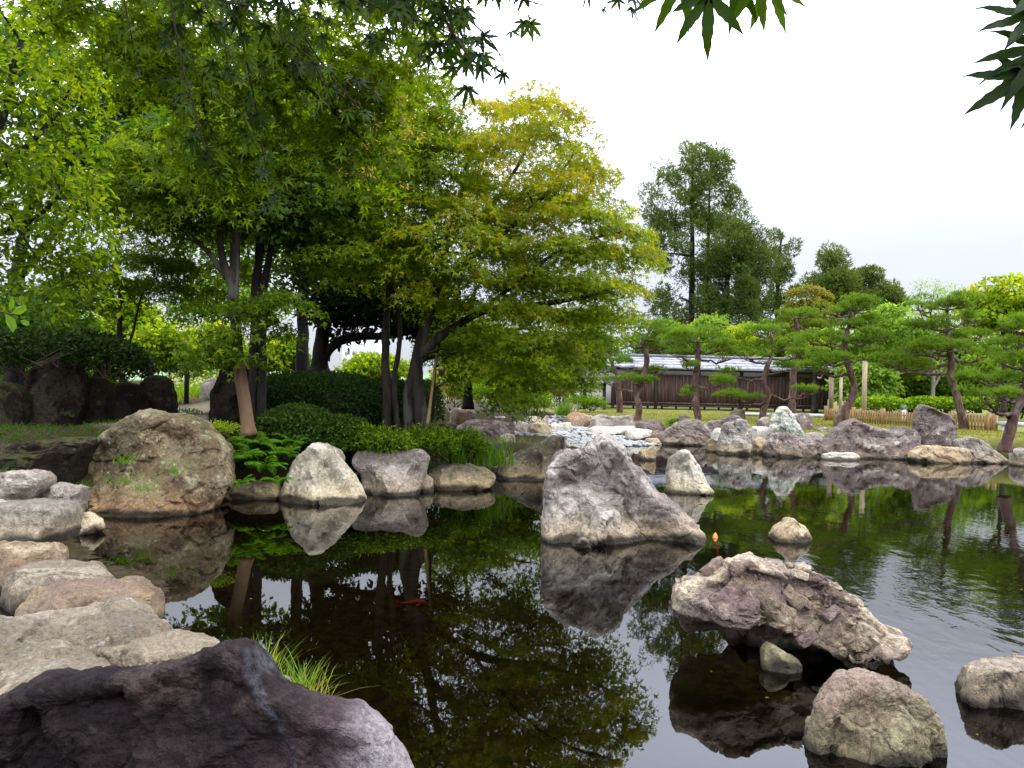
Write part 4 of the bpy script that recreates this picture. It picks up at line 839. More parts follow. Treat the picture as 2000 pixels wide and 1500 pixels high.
# koi
def koi(name, label, loc, heading, pitch, s, body_m, fin_m):
    o = empty(name, loc); o.rotation_euler = (0, pitch, heading); tag(o, label, 'fish', 'koi in the pond')
    mb = MB(); x = np.linspace(0, 1, 12); r = np.array([.02, .075, .1, .115, .12, .115, .105, .09, .07, .05, .035, .028])
    V = []; n = 10
    for xi, ri in zip(x, r):
        for j in range(n): t = j * 2 * math.pi / n; V.append(((.5 - xi) * s, ri * s * math.cos(t) + .03 * s * math.sin(xi * 5), ri * 1.15 * s * math.sin(t)))
    i = np.arange(11)[:, None] * n; j = np.arange(n)[None]; mb.add(V, np.stack([i + j, i + (j + 1) % n, i + n + (j + 1) % n, i + n + j], -1).reshape(-1, 4), [(0, k_ + 1, k_) for k_ in range(1, n - 1)])
    obj('body', mb.mesh('body', True), body_m, o)
    for nm, V, q in [('tail_fin', [(-.46, -.03, .02), (-.46, -.03, -.02), (-.7, -.06, -.13), (-.62, -.05, 0), (-.7, -.06, .13)], None), ('dorsal_fin', [(.12, .02, .12), (-.2, .0, .1), (-.17, .0, .17), (.05, .02, .19)], None), ('side_fin', [(.22, .09, -.02), (.1, .09, -.04), (.04, .22, -.07), (.16, .2, -.05)], None), ('side_fin', [(.22, -.09, -.02), (.1, -.09, -.04), (.04, -.22, -.07), (.16, -.2, -.05)], None)]:
        V = np.array(V) * s; me = bpy.data.meshes.new(nm); th = np.array((0, .006 * s, .004 * s)); nn_ = len(V)
        me.from_pydata([tuple(v) for v in V + th] + [tuple(v) for v in V - th], [], [tuple(range(nn_)), tuple(range(2 * nn_ - 1, nn_ - 1, -1))] + [(i_, (i_ + 1) % nn_, nn_ + (i_ + 1) % nn_, nn_ + i_) for i_ in range(nn_)]); me.update(); obj(nm, me, fin_m, o)
    return o
g = G(1396, 1051); koi('koi', 'orange koi nosing out of the water at the right end of the peaked boulder', (g[0] + .02, g[1], -.11), 1.5, -1.15, .36, M['koi_orange'], M['koi_white'])
g = G(810, 1112); koi('koi', 'red koi swimming just under the surface left of the peaked boulder', (g[0], g[1], -.34), .15, 0, .26, M['koi_red'], M['koi_red'])

# ------------------------------------------------------------------ vegetation kit
def tmpl_lobes(angles, lens, wid=.15):
    V, T = [], []
    for a, l in zip(angles, lens):
        a = math.radians(a); c, s = math.cos(a), math.sin(a); n = len(V)
        V += [(-s * -wid * l * .8 + c * .08, c * -wid * l * .8 + s * .08, 0), (c * l, s * l, -.18 * l), (-s * wid * l * .8 + c * .08, c * wid * l * .8 + s * .08, 0)]; T.append((n, n + 1, n + 2))
    return np.array(V), None, np.array(T)
T_TRI = tmpl_lobes((-62, 0, 62), (.8, 1, .8), .22)
T_STAR = tmpl_lobes((-100, -50, 0, 50, 100), (.6, .9, 1, .9, .6), .2)
T_RHOMB = (np.array([(0, 0, 0), (.5, -.3, .04), (1, 0, -.05), (.5, .3, .04)]), np.array([(0, 1, 2, 3)]), None)
T_OVAL = (np.array([(0, 0, 0), (.35, -.22, .05), (.75, -.16, .02), (1, 0, -.1), (.75, .16, .02), (.35, .22, .05)]), np.array([(0, 1, 2, 3), (0, 3, 4, 5)]), None)
T_LANCE = (np.array([(0, 0, 0), (.4, -.15, .05), (1, 0, -.16), (.4, .15, .05)]), np.array([(0, 1, 2, 3)]), None)
T_NEEDLE = (np.array([(0, -.05, 0), (0, .05, 0), (1, 0, 0)]), None, np.array([(0, 1, 2)]))
T_SPRIG = (np.array([(0, -.1, 0), (1, -.02, 0), (0, .1, 0), (.15, 0, .1), (.8, .25, -.05), (.25, 0, -.1), (.8, -.22, .08)]), None, np.array([(0, 1, 2), (3, 4, 5), (3, 6, 5)]))

def scatter(mb, tm, C, X, Z, S, tint):
    V0, q, t = tm; n = len(C)
    X = nrm(X); Y = nrm(np.cross(Z, X)); Z = np.cross(X, Y)
    V = C[:, None] + S[:, None, None] * (V0[None, :, :1] * X[:, None] + V0[None, :, 1:2] * Y[:, None] + V0[None, :, 2:] * Z[:, None])
    o = (np.arange(n) * len(V0))[:, None, None]
    mb.add(V.reshape(-1, 3), None if q is None else (q[None] + o).reshape(-1, 4), None if t is None else (t[None] + o).reshape(-1, 3), np.repeat(tint, len(V0)))

def EL(px, py, d, rx, ry, rd):
    return (W(px, py, d), np.array((rx * d / F, rd, ry * d / F)))

def spray_points(ells, n, rg, shell=.55, lay=0.0):
    vol = np.array([np.prod(r) ** .7 for c, r in ells]); pick = rg.choice(len(ells), n, p=vol / vol.sum())
    D = nrm(rg.normal(size=(n, 3))); rr = rg.uniform(shell ** 3, 1, n) ** (1 / 3)
    C = np.array([ells[i][0] for i in pick]); R = np.array([ells[i][1] for i in pick])
    P = C + R * D * rr[:, None]
    if lay: P[:, 2] = P[:, 2] + .6 * (np.round(P[:, 2] / lay + .3 * np.sin(P[:, 0] * .8)) * lay - P[:, 2])
    return P, D, rr, C

def limb_path(pts, d=None):
    """(px, py, radius px[, depth]) -> smooth path and radii in metres"""
    P, R = [], []
    for p in pts:
        dd = p[3] if len(p) > 3 else d; P.append(W(p[0], p[1], dd)); R.append(p[2] * dd / F)
    Q = catmull(np.array(P), 6); t = np.linspace(0, len(R) - 1, len(Q)); return Q, np.interp(t, np.arange(len(R)), R)

def wobble(P, a, rg):
    n = np.stack([fbm(P * 1.3 + o, 2) for o in rg.uniform(0, 40, 3)], -1); return P + a * n

def tree(name, label, cat, limbs, ells, d, nspray, nleaf, srad, lsize, tm, lmat, bark, seed, tint=(0, .6, .3), lay=0.0, mode='spray', shell=.5, droop=.35, group=None, twig_r=.01, extra=None, up=.8, sides=9, flare=True):
    """limbs: lists of (px, py, radius px[, depth]), the first ones start at the ground; tint = (base, random, outer-top)"""
    rg = np.random.RandomState(seed)
    paths = [limb_path(l, d) for l in limbs]
    root = paths[0][0][0].copy(); o = empty(name, root); tag(o, label, cat, group)
    mb = MB(); nodes = []; nrad = []
    for i, (P, R) in enumerate(paths):
        P = wobble(P, .03, rg); R = R * (1 + .12 * fbm(P * 3, 2))
        if flare and (i == 0 or limbs[i][0][1] > limbs[0][0][1] - 40): R[:3] *= np.array([1.5, 1.25, 1.08])
        mb.tube(P, R, sides); s0 = 0 if len(paths) > 1 and i else len(P) // 3
        nodes.append(P[s0:]); nrad.append(R[s0:])
    trunk = obj('trunk', mb.mesh('trunk', True, root), bark, o)
    S, D, rr, C = spray_points(ells, nspray, rg, shell, lay)
    nodes = np.vstack(nodes); nrad = np.concatenate(nrad)
    br = MB(); order = np.argsort(((S[:, None] - nodes[None]) ** 2).sum(2).min(1)); nb = max(4, nspray // 5)
    first = list(rg.permutation(order)[:nb]); rest = [i for i in order if i not in set(first)]
    for k_, i in enumerate(first + rest):
        # attach below the spray where possible
        dv = nodes - S[i]; dist = np.linalg.norm(dv, axis=1) + .9 * np.maximum(0, dv[:, 2]); j = int(np.argmin(dist))
        a, b = nodes[j], S[i]; L = np.linalg.norm(b - a)
        if L < .05: continue
        t = np.linspace(0, 1, 6 if k_ < nb else 4)[:, None]; mid = np.array((0, 0, .18 * L)) + rg.normal(size=3) * .08 * L
        P = a + (b - a) * t + mid * (t * (1 - t) * 2)
        r0 = min(nrad[j] * .6, twig_r * (3.2 if k_ < nb else 1.2) * (0.5 + .5 * min(L, 2))); R = np.linspace(r0, twig_r * .35, len(P))
        br.tube(P, R, 4 if k_ < nb else 3, cap=False)
        if k_ < nb: nodes = np.vstack([nodes, P[1:]]); nrad = np.concatenate([nrad, R[1:]])
    if br.n: obj('branches', br.mesh('branches', True, root), bark, o)['kind'] = 'stuff'
    lf = MB(); n = nspray * nleaf
    ci = np.repeat(np.arange(nspray), nleaf); sr = srad * rg.uniform(.6, 1.3, nspray)
    outer = nrm((S - C) * (1, 1, 1)); outer[:, 2] = 0
    if mode == 'spray':
        N = nrm(np.stack([outer[:, 0] * .35, outer[:, 1] * .35, np.full(nspray, up)], -1) + rg.normal(size=(nspray, 3)) * .18)
        a = rg.uniform(0, 2 * math.pi, n); q = np.sqrt(rg.uniform(0, 1, n)); A = nrm(np.cross(N, (0.3, .9, .1))); B = np.cross(N, A)
        rad = (np.cos(a)[:, None] * A[ci] + np.sin(a)[:, None] * B[ci])
        Pn = S[ci] + rad * (q * sr[ci])[:, None] + N[ci] * (rg.normal(size=n) * .12 * sr[ci])[:, None]; Pn[:, 2] -= droop * sr[ci] * q ** 2
        X = nrm(rad + rg.normal(size=(n, 3)) * .6 - np.array((0, 0, .35))); Z = nrm(N[ci] + rg.normal(size=(n, 3)) * .5)
    else:
        dd = nrm(rg.normal(size=(n, 3))); q = rg.uniform(.35, 1, n) ** .5
        Pn = S[ci] + dd * (q * sr[ci])[:, None] * np.array((1, 1, .8)); X = nrm(dd + rg.normal(size=(n, 3)) * .5 + np.array((0, 0, .25 if mode == 'blob' else -.6))); Z = nrm(rg.normal(size=(n, 3)))
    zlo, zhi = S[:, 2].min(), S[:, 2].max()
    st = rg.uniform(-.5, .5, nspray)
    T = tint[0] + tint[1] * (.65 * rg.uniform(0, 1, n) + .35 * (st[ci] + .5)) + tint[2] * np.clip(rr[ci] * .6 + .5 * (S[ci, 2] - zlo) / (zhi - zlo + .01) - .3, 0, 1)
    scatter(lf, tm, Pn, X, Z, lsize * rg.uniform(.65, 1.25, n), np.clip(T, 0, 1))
    if extra is not None: extra(lf, rg)
    obj('crown', lf.mesh('crown', False, root), M[lmat], o)
    return o

def bush(name, label, cat, ells, n, lsize, tm, lmat, seed, tint=(0, .7, .3), group=None, rough=.16, stems=True, inner=.72):
    """a shrub: leaves over the lumpy surface of its ellipsoids, stems inside; parts foliage and stem"""
    rg = np.random.RandomState(seed); c0, r0 = ells[0]; gx_, gy_ = c0[0], c0[1]
    root = np.array((gx_, gy_, min(gz(gx_, gy_), c0[2]))); o = empty(name, root); tag(o, label, cat, group)
    area = np.array([(r[0] * r[1] + r[0] * r[2] + r[1] * r[2]) for c, r in ells]); lf = MB()
    for (c, r), w in zip(ells, area / area.sum()):
        k_ = int(n * w); D = nrm(rg.normal(size=(k_, 3))); D[:, 2] = np.where(D[:, 2] < -.35, -D[:, 2], D[:, 2])
        lump = 1 + rough * fbm(D * 2.6 + seed, 3); q = rg.uniform(inner, 1.04, k_)
        P = c + r * D * (lump * q)[:, None]; X = nrm(D + rg.normal(size=(k_, 3)) * .8); Z = nrm(D * .8 + rg.normal(size=(k_, 3)) * .6 + np.array((0, 0, .3)))
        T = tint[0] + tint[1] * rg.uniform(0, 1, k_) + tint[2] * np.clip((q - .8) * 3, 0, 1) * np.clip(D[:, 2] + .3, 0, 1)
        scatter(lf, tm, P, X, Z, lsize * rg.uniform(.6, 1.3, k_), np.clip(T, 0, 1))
    obj('foliage', lf.mesh('foliage', False, root), M[lmat], o)
    if stems:
        mb = MB()
        for (c, r) in ells:
            for _ in range(7):
                e = c + r * nrm(rg.normal(size=3)) * rg.uniform(.4, .85); b = np.array((c[0] + rg.normal() * r[0] * .2, c[1] + rg.normal() * r[1] * .2, c[2] - r[2] * .95))
                t = np.linspace(0, 1, 4)[:, None]; mb.tube(b + (e - b) * t, np.linspace(.018, .005, 4), 4, cap=False)
        obj('stems', mb.mesh('stems', False, root), M['twig'], o)['kind'] = 'stuff'
    return o

# ------------------------------------------------------------------ left-hand trees
tree('maple_tree', 'largest maple, yellow-green with orange tips, its limb arching right over the pond', 'tree',
     [[(835, 872, 17), (822, 800, 15), (812, 740, 14), (818, 680, 13), (838, 610, 11), (858, 540, 9), (880, 450, 7), (905, 360, 5), (920, 260, 3)],
      [(825, 692, 10), (850, 665, 9), (890, 635, 8), (940, 610, 7), (1000, 600, 6), (1080, 590, 5), (1180, 570, 3)],
      [(800, 862, 12), (797, 790, 11), (806, 730, 10), (818, 690, 9)],
      [(852, 560, 7), (920, 500, 6, 14.2), (1000, 440, 5, 14), (1080, 360, 3, 13.8), (1120, 300, 2, 13.8)],
      [(878, 455, 5), (960, 400, 4, 15), (1020, 310, 3, 15.2), (1040, 230, 2, 15.2)],
      [(940, 610, 4), (1020, 540, 4, 13.6), (1120, 480, 3, 13.4), (1230, 450, 2, 13.4)]],
     [EL(1000, 330, 14.8, 190, 150, 2.2), EL(1090, 450, 14.4, 150, 130, 2.0), EL(880, 470, 14.0, 140, 110, 1.9), EL(1115, 590, 14.2, 145, 80, 1.7), EL(980, 640, 14.4, 140, 75, 1.6), EL(1040, 240, 15, 80, 60, 1.3), EL(1215, 480, 14.2, 80, 48, .9), EL(1040, 700, 15.6, 120, 60, 1.3)],
     14.6, 520, 105, .4, .09, T_TRI, 'maple', M['bark'], 201, tint=(.15, .46, .52), lay=.55, shell=.45)
tree('maple_tree', 'slim bright-green maple whose straight trunk stands left of the forked one', 'tree',
     [[(757, 868, 10), (755, 780, 9), (752, 690, 8), (757, 600, 7), (765, 500, 6), (780, 400, 5), (800, 300, 3), (815, 220, 2)],
      [(780, 866, 6), (772, 790, 6), (768, 740, 5), (778, 680, 5), (776, 600, 4), (740, 510, 3)],
      [(760, 560, 5), (800, 520, 4), (850, 500, 3), (890, 470, 2)]],
     [EL(810, 240, 13.5, 85, 100, 1.2), EL(770, 400, 13.6, 110, 90, 1.4), EL(690, 480, 13.8, 100, 70, 1.3), EL(850, 330, 13.2, 60, 60, .9), EL(830, 190, 13.4, 60, 50, .8)],
     14.6, 190, 80, .4, .1, T_TRI, 'maple', M['bark'], 202, tint=(.2, .45, .15), lay=.5)
tree('broadleaf_tree', 'tree with a tan bare lower trunk, just left of the dark twin trunks', 'tree',
     [[(468, 730, 11), (464, 690, 11), (458, 620, 10), (458, 540, 10), (460, 460, 9), (455, 380, 7), (445, 300, 4)],
      [(456, 560, 8), (432, 500, 7), (427, 440, 6), (424, 380, 4), (410, 300, 3)],
      [(444, 545, 5), (410, 500, 5), (370, 460, 4), (310, 425, 3), (240, 410, 2)]],
     [EL(500, 630, 12.2, 85, 40, .5), EL(545, 600, 12.4, 55, 50, .5), EL(430, 680, 12.0, 60, 22, .5), EL(400, 370, 12.6, 170, 100, 1.6), EL(300, 360, 12.6, 120, 100, 1.4), EL(480, 300, 12.8, 130, 100, 1.5)],
     12.4, 300, 85, .38, .1, T_TRI, 'maple', M['bark'], 203, tint=(.08, .5, .15), lay=.45, flare=False)
o = bpy.data.objects[-1] if False else None
a = [(486, 850, 13), (480, 800, 11.8), (472, 750, 11.4), (464, 694, 11.4)]
P, R = limb_path(a, 12.4); mb = MB(); R[:3] *= (1.3, 1.15, 1.05); mb.tube(P, R * 1.05, 14)
for ob in bpy.data.objects:
    if ob.name.startswith('broadleaf_tree'): rt = ob
po = np.array(rt.location); lt_ = obj('lower_trunk', mb.mesh('lower_trunk', True, po), M['bark_tan'], rt); lt_['label'] = 'tan bare lower trunk'
tree('broadleaf_tree', 'dark twin-trunked tree with glossy deep-green crown, right of the tan trunk', 'tree',
     [[(492, 836, 10), (494, 740, 9.5), (498, 640, 9), (500, 560, 8.5), (508, 460, 8), (505, 380, 7), (490, 280, 4)],
      [(512, 834, 9), (510, 740, 8.5), (512, 640, 8), (514, 580, 8), (530, 480, 6), (545, 380, 4), (570, 280, 3)]],
     [EL(480, 330, 13.4, 150, 100, 1.6), EL(360, 300, 13.6, 120, 80, 1.5), EL(590, 380, 13.6, 120, 110, 1.6), EL(560, 260, 13.8, 140, 100, 1.6)],
     13.2, 280, 85, .42, .12, T_RHOMB, 'green', M['bark_dark'], 204, tint=(.05, .5, .15))
tree('evergreen_tree', 'near-black evergreen on the mound with a thick branch arching right', 'tree',
     [[(622, 730, 17), (625, 690, 15), (640, 600, 12), (655, 500, 9), (665, 420, 6)],
      [(632, 700, 10), (645, 680, 9), (665, 664, 9), (700, 658, 8), (760, 656, 7), (820, 640, 5), (860, 600, 3)],
      [(652, 520, 7), (640, 420, 6), (650, 330, 5), (670, 250, 3)]],
     [EL(660, 560, 17.4, 90, 90, 1.5), EL(720, 620, 17.4, 120, 40, 1.3), EL(760, 540, 17.6, 110, 90, 1.5), EL(680, 420, 17.6, 90, 60, 1.3), EL(850, 610, 17.4, 60, 60, 1)],
     17.4, 170, 90, .45, .15, T_OVAL, 'deep', M['bark_dark'], 205, tint=(0, .7, .1), mode='blob')
tree('maple_tree', 'thin-stemmed small maple in front of the sunlit shrubs on the left', 'tree',
     [[(235, 690, 5), (234, 640, 5), (238, 590, 4), (232, 540, 3), (225, 480, 2)], [(240, 690, 3), (258, 655, 3), (268, 610, 2), (280, 560, 2)]],
     [EL(270, 520, 14, 110, 55, 1.2), EL(190, 560, 14, 60, 50, 1.0), EL(370, 560, 14.4, 70, 50, 1.0)],
     14, 90, 70, .38, .1, T_TRI, 'maple', M['bark_dark'], 206, tint=(.15, .4, .1), lay=.4)
tree('dogwood_tree', 'tree with long yellowish leaves hanging along the left edge of the photo', 'tree',
     [[(-240, 880, 24), (-200, 700, 22), (-140, 520, 18), (-70, 380, 13), (0, 240, 9), (40, 80, 5)], [(-140, 520, 9), (-40, 470, 7), (60, 430, 5), (120, 380, 3)], [(-70, 380, 9), (40, 300, 6), (120, 210, 4)]],
     [EL(60, 200, 6.6, 130, 150, .9), EL(20, 40, 6.6, 160, 110, .9), EL(100, 400, 6.6, 90, 90, .8), EL(40, 520, 6.8, 130, 60, .8), EL(-60, 320, 6.6, 110, 150, .9)],
     7.0, 215, 34, .26, .075, T_OVAL, 'maple', M['bark_dark'], 207, tint=(.0, .58, .28), droop=.9)
tree('zelkova_tree', 'leafy green tree filling the back of the left grove', 'tree',
     [[(26, 770, 17), (30, 660, 15), (32, 560, 13), (50, 440, 10), (90, 300, 7), (140, 160, 4)], [(36, 540, 8), (130, 430, 6), (240, 340, 4)], [(60, 400, 7), (180, 260, 5), (300, 160, 3)]],
     [EL(180, 160, 17, 200, 130, 2.4), EL(80, 600, 17, 140, 60, 1.8), EL(330, 150, 17.5, 150, 110, 2.2), EL(200, 340, 17, 150, 80, 2)],
     17, 300, 95, .6, .16, T_RHOMB, 'green', M['bark_dark'], 208, tint=(.1, .6, .2))
tree('zelkova_tree', 'tall pale-green tree behind the dark evergreen at the centre of the grove', 'tree',
     [[(590, 760, 12), (592, 600, 11), (600, 450, 9), (615, 300, 6), (630, 120, 3)], [(600, 450, 6), (680, 340, 5), (740, 230, 3)]],
     [EL(600, 180, 20, 190, 130, 2.6), EL(720, 250, 20, 110, 120, 2.2), EL(480, 480, 21, 130, 70, 2), EL(640, 380, 20, 120, 70, 2)],
     20, 260, 95, .65, .18, T_RHOMB, 'green', M['bark_dark'], 209, tint=(.25, .6, .2))
tree('maple_tree', 'darker green maple in the middle distance above the gravel', 'tree',
     [[(914, 800, 9), (915, 740, 8), (912, 680, 7), (918, 620, 5), (930, 560, 3)], [(914, 700, 4), (980, 650, 4), (1060, 640, 2)]],
     [EL(960, 680, 24, 90, 60, 2), EL(1080, 700, 24, 90, 55, 2), EL(1150, 650, 24, 70, 50, 1.8), EL(900, 650, 24, 70, 60, 1.8), EL(1010, 750, 23, 80, 35, 1.4)],
     24, 200, 80, .6, .16, T_TRI, 'maple', M['bark_dark'], 210, tint=(.15, .4, .08), lay=.7)
tree('sapling', 'small sapling with narrow leaves tied along the slanting pole', 'tree',
     [[(842, 880, 3), (846, 800, 2.6), (850, 740, 2.4), (856, 690, 2), (862, 640, 1)], [(852, 720, 2), (880, 695, 1.6), (900, 690, 1)], [(848, 760, 2), (880, 740, 1.5), (905, 735, 1)]],
     [EL(862, 670, 15, 45, 30, .4), EL(885, 700, 15, 30, 20, .3), EL(890, 745, 15, 30, 20, .3)],
     15, 40, 34, .2, .09, T_LANCE, 'green', M['bark_dark'], 211, tint=(.3, .6, .1))
for i, (px, py, d, rx, ry, lb, mt) in enumerate([
        (320, 690, 24, 70, 60, 'brightest yellow-green shrub behind the two black posts', 'yellow'),
        (420, 690, 26, 60, 55, 'yellow-green shrub behind the tall standing stone', 'yellow'),
        (250, 640, 26, 60, 60, 'yellow-green shrub behind the thin-stemmed small maple', 'yellow'),
        (555, 700, 27, 45, 40, 'bright shrub seen between the twin trunks and the evergreen', 'yellow'),
        (735, 720, 30, 60, 26, 'low sunlit shrub beyond the arching evergreen branch', 'yellow'),
        (905, 735, 31, 60, 50, 'sunlit shrub beyond the slanting pole', 'yellow'),
        (1060, 735, 34, 60, 55, 'leafy shrub in front of the small white-walled house', 'green'),
        (100, 660, 20, 90, 70, 'deep-green shrub behind the dark hedge on the far left', 'green'),
        (-30, 660, 18, 110, 80, 'dark shrub cut by the left edge of the photo', 'green'),
        (440, 600, 30, 110, 60, 'pale leafy shrub far behind the tan-trunked tree', 'green'),
        (150, 725, 27, 80, 40, 'dark green shrub low behind the shaded rock row', 'green'), (20, 735, 25, 80, 40, 'dark green shrub low behind the leftmost trunk', 'green')]):
    bush('shrub', lb, 'shrub', [EL(px, py, d, rx, ry, rx * d / F * .8), EL(px - rx * .5, py + ry * .4, d - .4, rx * .7, ry * .7, rx * d / F * .6), EL(px + rx * .55, py + ry * .35, d + .2, rx * .6, ry * .75, rx * d / F * .6)], 5200, .17, T_RHOMB, mt, 300 + i, tint=(.15, .6, .25), rough=.3, inner=.4, group='shrubs behind the grove')

# clipped hedges and mounds
bush('hedge', 'dark clipped hedge on top of the shaded rock row', 'hedge', [EL(60, 700, 13.8, 90, 45, 1.1), EL(180, 700, 14, 80, 50, 1.1), EL(-40, 690, 13.6, 80, 55, 1.0), EL(245, 725, 14.2, 38, 34, .7), EL(200, 700, 12.6, 75, 40, .6), EL(90, 680, 12.0, 80, 38, .6), EL(-20, 690, 11.7, 70, 50, .6)], 19000, .07, T_RHOMB, 'deep', 320, inner=.75)
for i, (lb, els, n, mt, ti) in enumerate([
        ('big dark azalea mound covering the slope below the evergreen', [EL(640, 790, 15.6, 150, 62, 1.5), EL(560, 790, 15.2, 70, 60, 1.0), EL(760, 800, 15.8, 90, 60, 1.2)], 30000, 'hedge', (0, .55, .1)),
        ('lighter azalea mound in front of the dark one, right of the twin trunks', [EL(580, 840, 13.4, 75, 48, .8), EL(660, 855, 13.8, 70, 42, .8)], 16000, 'hedge', (.25, .6, .2)),
        ('small sunlit azalea mound right of the forked maple', [EL(815, 800, 16.5, 50, 60, .8)], 6000, 'hedge', (.2, .6, .2))]):
    bush('azalea_mound', lb, 'shrub', els, n, .06, T_RHOMB, mt, 330 + i, tint=ti, rough=.08, inner=.82, group='clipped azalea mounds')
for i, (px, py, d, rx, ry, lb, mt, n) in enumerate([
        (720, 865, 13.6, 90, 32, 'leafy ground shrub behind the blocky grey boulder', 'green', 5200),
        (830, 868, 14.0, 60, 34, 'leafy ground shrub round the foot of the slanting pole', 'green', 4200),
        (900, 872, 14.8, 50, 36, 'leafy ground shrub left of the iris leaves', 'green', 3600),
        (960, 775, 27.5, 60, 30, 'dark leafy shrub under the mid-distance maple', 'green', 4600),
        (1030, 785, 29.0, 50, 28, 'dark leafy shrub above the low grey rock by the gravel', 'green', 4200),
        (895, 770, 29.5, 40, 26, 'yellow-tipped shrub beside the mid-distance maple trunk', 'olive_leaf', 3600),
        (1085, 765, 33, 30, 20, 'orange-tipped little shrub before the white-walled house', 'olive_leaf', 2600),
        (975, 750, 34, 40, 20, 'yellow-flecked shrub behind the mid-distance maple', 'yellow', 2600),
        (1140, 786, 37, 45, 14, 'low green grassy mound before the white-walled house', 'green', 4200),
        (1350, 832, 27.2, 22, 12, 'tuft of green ground cover behind the purple pyramid boulder', 'green', 900),
        (1320, 828, 28.4, 20, 9, 'tuft of green ground cover left of the purple pyramid boulder', 'green', 800)]):
    bush('ground_shrub', lb, 'shrub', [EL(px, py, d, rx, ry, rx * d / F * .7), EL(px + rx * .4, py + 6, d - .3, rx * .7, ry * .8, rx * d / F * .5)], n, .11 if d > 20 else .085, T_LANCE, mt, 350 + i, tint=(.22, .6, .3), rough=.35, inner=.3, group='low shrubs on the banks')

# ------------------------------------------------------------------ pines
def pine(label, trunk, pads, seed, d, lean_limbs=(), group='cloud-pruned pines on the lawn', dens=1.0):
    rg = np.random.RandomState(seed); P, R = limb_path([(trunk[0][0], trunk[0][1] + 14, trunk[0][2] * 1.25)] + list(trunk), d)
    P = wobble(P, .05, rg); root = P[2].copy(); root[2] = min(root[2], W(trunk[0][0], trunk[0][1], d)[2]); o = empty('pine_tree', root); tag(o, label, 'tree', group)
    mb = MB(); R = R * .86 * (1 + .18 * fbm(P * 4, 2)); mb.tube(P, R, 9); obj('trunk', mb.mesh('trunk', True, root), M['bark_pine'], o)
    br = MB()
    for px, py, rx, ry in pads:
        dd = d + rg.uniform(-.5, .4); c = W(px, py, dd); s = dd / F; r = np.array((rx * s * 1.12, max(rx * s * .75, .35), ry * s * 1.75))
        dv = P - c; j = int(np.argmin(np.linalg.norm(dv, axis=1) + 1.2 * np.maximum(0, dv[:, 2] + .15)))
        b = c - (0, 0, r[2] * .5); t = np.linspace(0, 1, 8)[:, None]; L = np.linalg.norm(b - P[j])
        Q = P[j] + (b - P[j]) * t + np.array((0, 0, -.12 * L)) * np.sin(t * math.pi) + rg.normal(size=(8, 3)) * .035 * min(L, 1.2)
        br.tube(Q, np.linspace(min(R[j] * .6, .07), .022, 8), 5)
        for _ in range(8):
            a = rg.uniform(0, 6.28); q = rg.uniform(.5, .9); e = c + r * (math.cos(a) * q, math.sin(a) * q, -.05)
            m_ = Q[rg.randint(4, 8)]; t4 = np.linspace(0, 1, 4)[:, None]; br.tube(m_ + (e - m_) * t4 + np.array((0, 0, -.06)) * np.sin(t4 * math.pi), np.linspace(.02, .007, 4), 4, cap=False)
        n = int(dens * 1.3 * np.clip(260 * r[0] * r[1] / .6, 90, 520)); a = rg.uniform(0, 2 * math.pi, n); q = np.sqrt(rg.uniform(0, 1, n))
        top = np.sqrt(np.clip(1 - q ** 2, 0, 1)); lump = .25 * np.sin(a * 3 + rg.uniform(0, 6)) * q + .35 * rg.normal(size=n) * .5
        mc_ = max(4, int(5 + r[0] * 2.5)); ca_ = rg.uniform(0, 6.28, mc_); cq_ = np.sqrt(rg.uniform(0, .8, mc_)); cc_ = np.stack([np.cos(ca_) * cq_, np.sin(ca_) * cq_, rg.uniform(-.45, .25, mc_)], -1); w_ = rg.randint(0, mc_, n)
        K = c + r * (cc_[w_] + np.stack([np.cos(a) * q * .42, np.sin(a) * q * .42, top * rg.uniform(.0, 1, n) ** .6 * .55], -1))
        m_ = 11; ci = np.repeat(np.arange(n), m_); U = nrm(np.stack([np.cos(a) * q * .7, np.sin(a) * q * .7, np.full(n, .75)], -1) + rg.normal(size=(n, 3)) * .2)
        X = nrm(U[ci] + rg.normal(size=(n * m_, 3)) * .55)
        lf = MB(); ln = .15 * rg.uniform(.7, 1.2, n * m_)
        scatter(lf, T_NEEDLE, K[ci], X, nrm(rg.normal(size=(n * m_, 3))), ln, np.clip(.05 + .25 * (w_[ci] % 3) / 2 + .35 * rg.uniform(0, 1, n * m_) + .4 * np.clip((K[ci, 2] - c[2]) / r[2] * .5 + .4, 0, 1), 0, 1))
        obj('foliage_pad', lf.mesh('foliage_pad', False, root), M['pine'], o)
    obj('branches', br.mesh('branches', True, root), M['bark_pine'], o)['kind'] = 'stuff'
    return o
pine('red-trunked pine just right of the tall square-shouldered stone', [(1882, 838, 9), (1876, 805, 8.5), (1866, 770, 8), (1856, 738, 8), (1855, 700, 7.5), (1852, 660, 6), (1850, 630, 4), (1848, 605, 3)],
     [(1850, 590, 62, 15), (1800, 600, 26, 10), (1830, 634, 55, 13), (1898, 655, 40, 12), (1800, 680, 55, 13), (1850, 675, 50, 12), (1920, 690, 35, 12), (1780, 715, 45, 11), (1735, 700, 40, 13), (1900, 620, 28, 10)], 401, 27.0)
pine('pine with a strongly curved trunk at the left end of the picket fence', [(1640, 821, 11), (1652, 797, 9), (1666, 772, 8), (1668, 752, 7.5), (1660, 725, 7), (1650, 700, 6.5), (1650, 670, 5.5), (1657, 640, 4), (1660, 610, 3)],
     [(1675, 595, 58, 14), (1625, 605, 30, 10), (1700, 628, 42, 14), (1645, 632, 40, 12), (1600, 660, 45, 14), (1655, 668, 45, 12), (1690, 690, 40, 12), (1610, 700, 50, 10), (1710, 655, 35, 12), (1590, 718, 35, 9)], 402, 27.5)
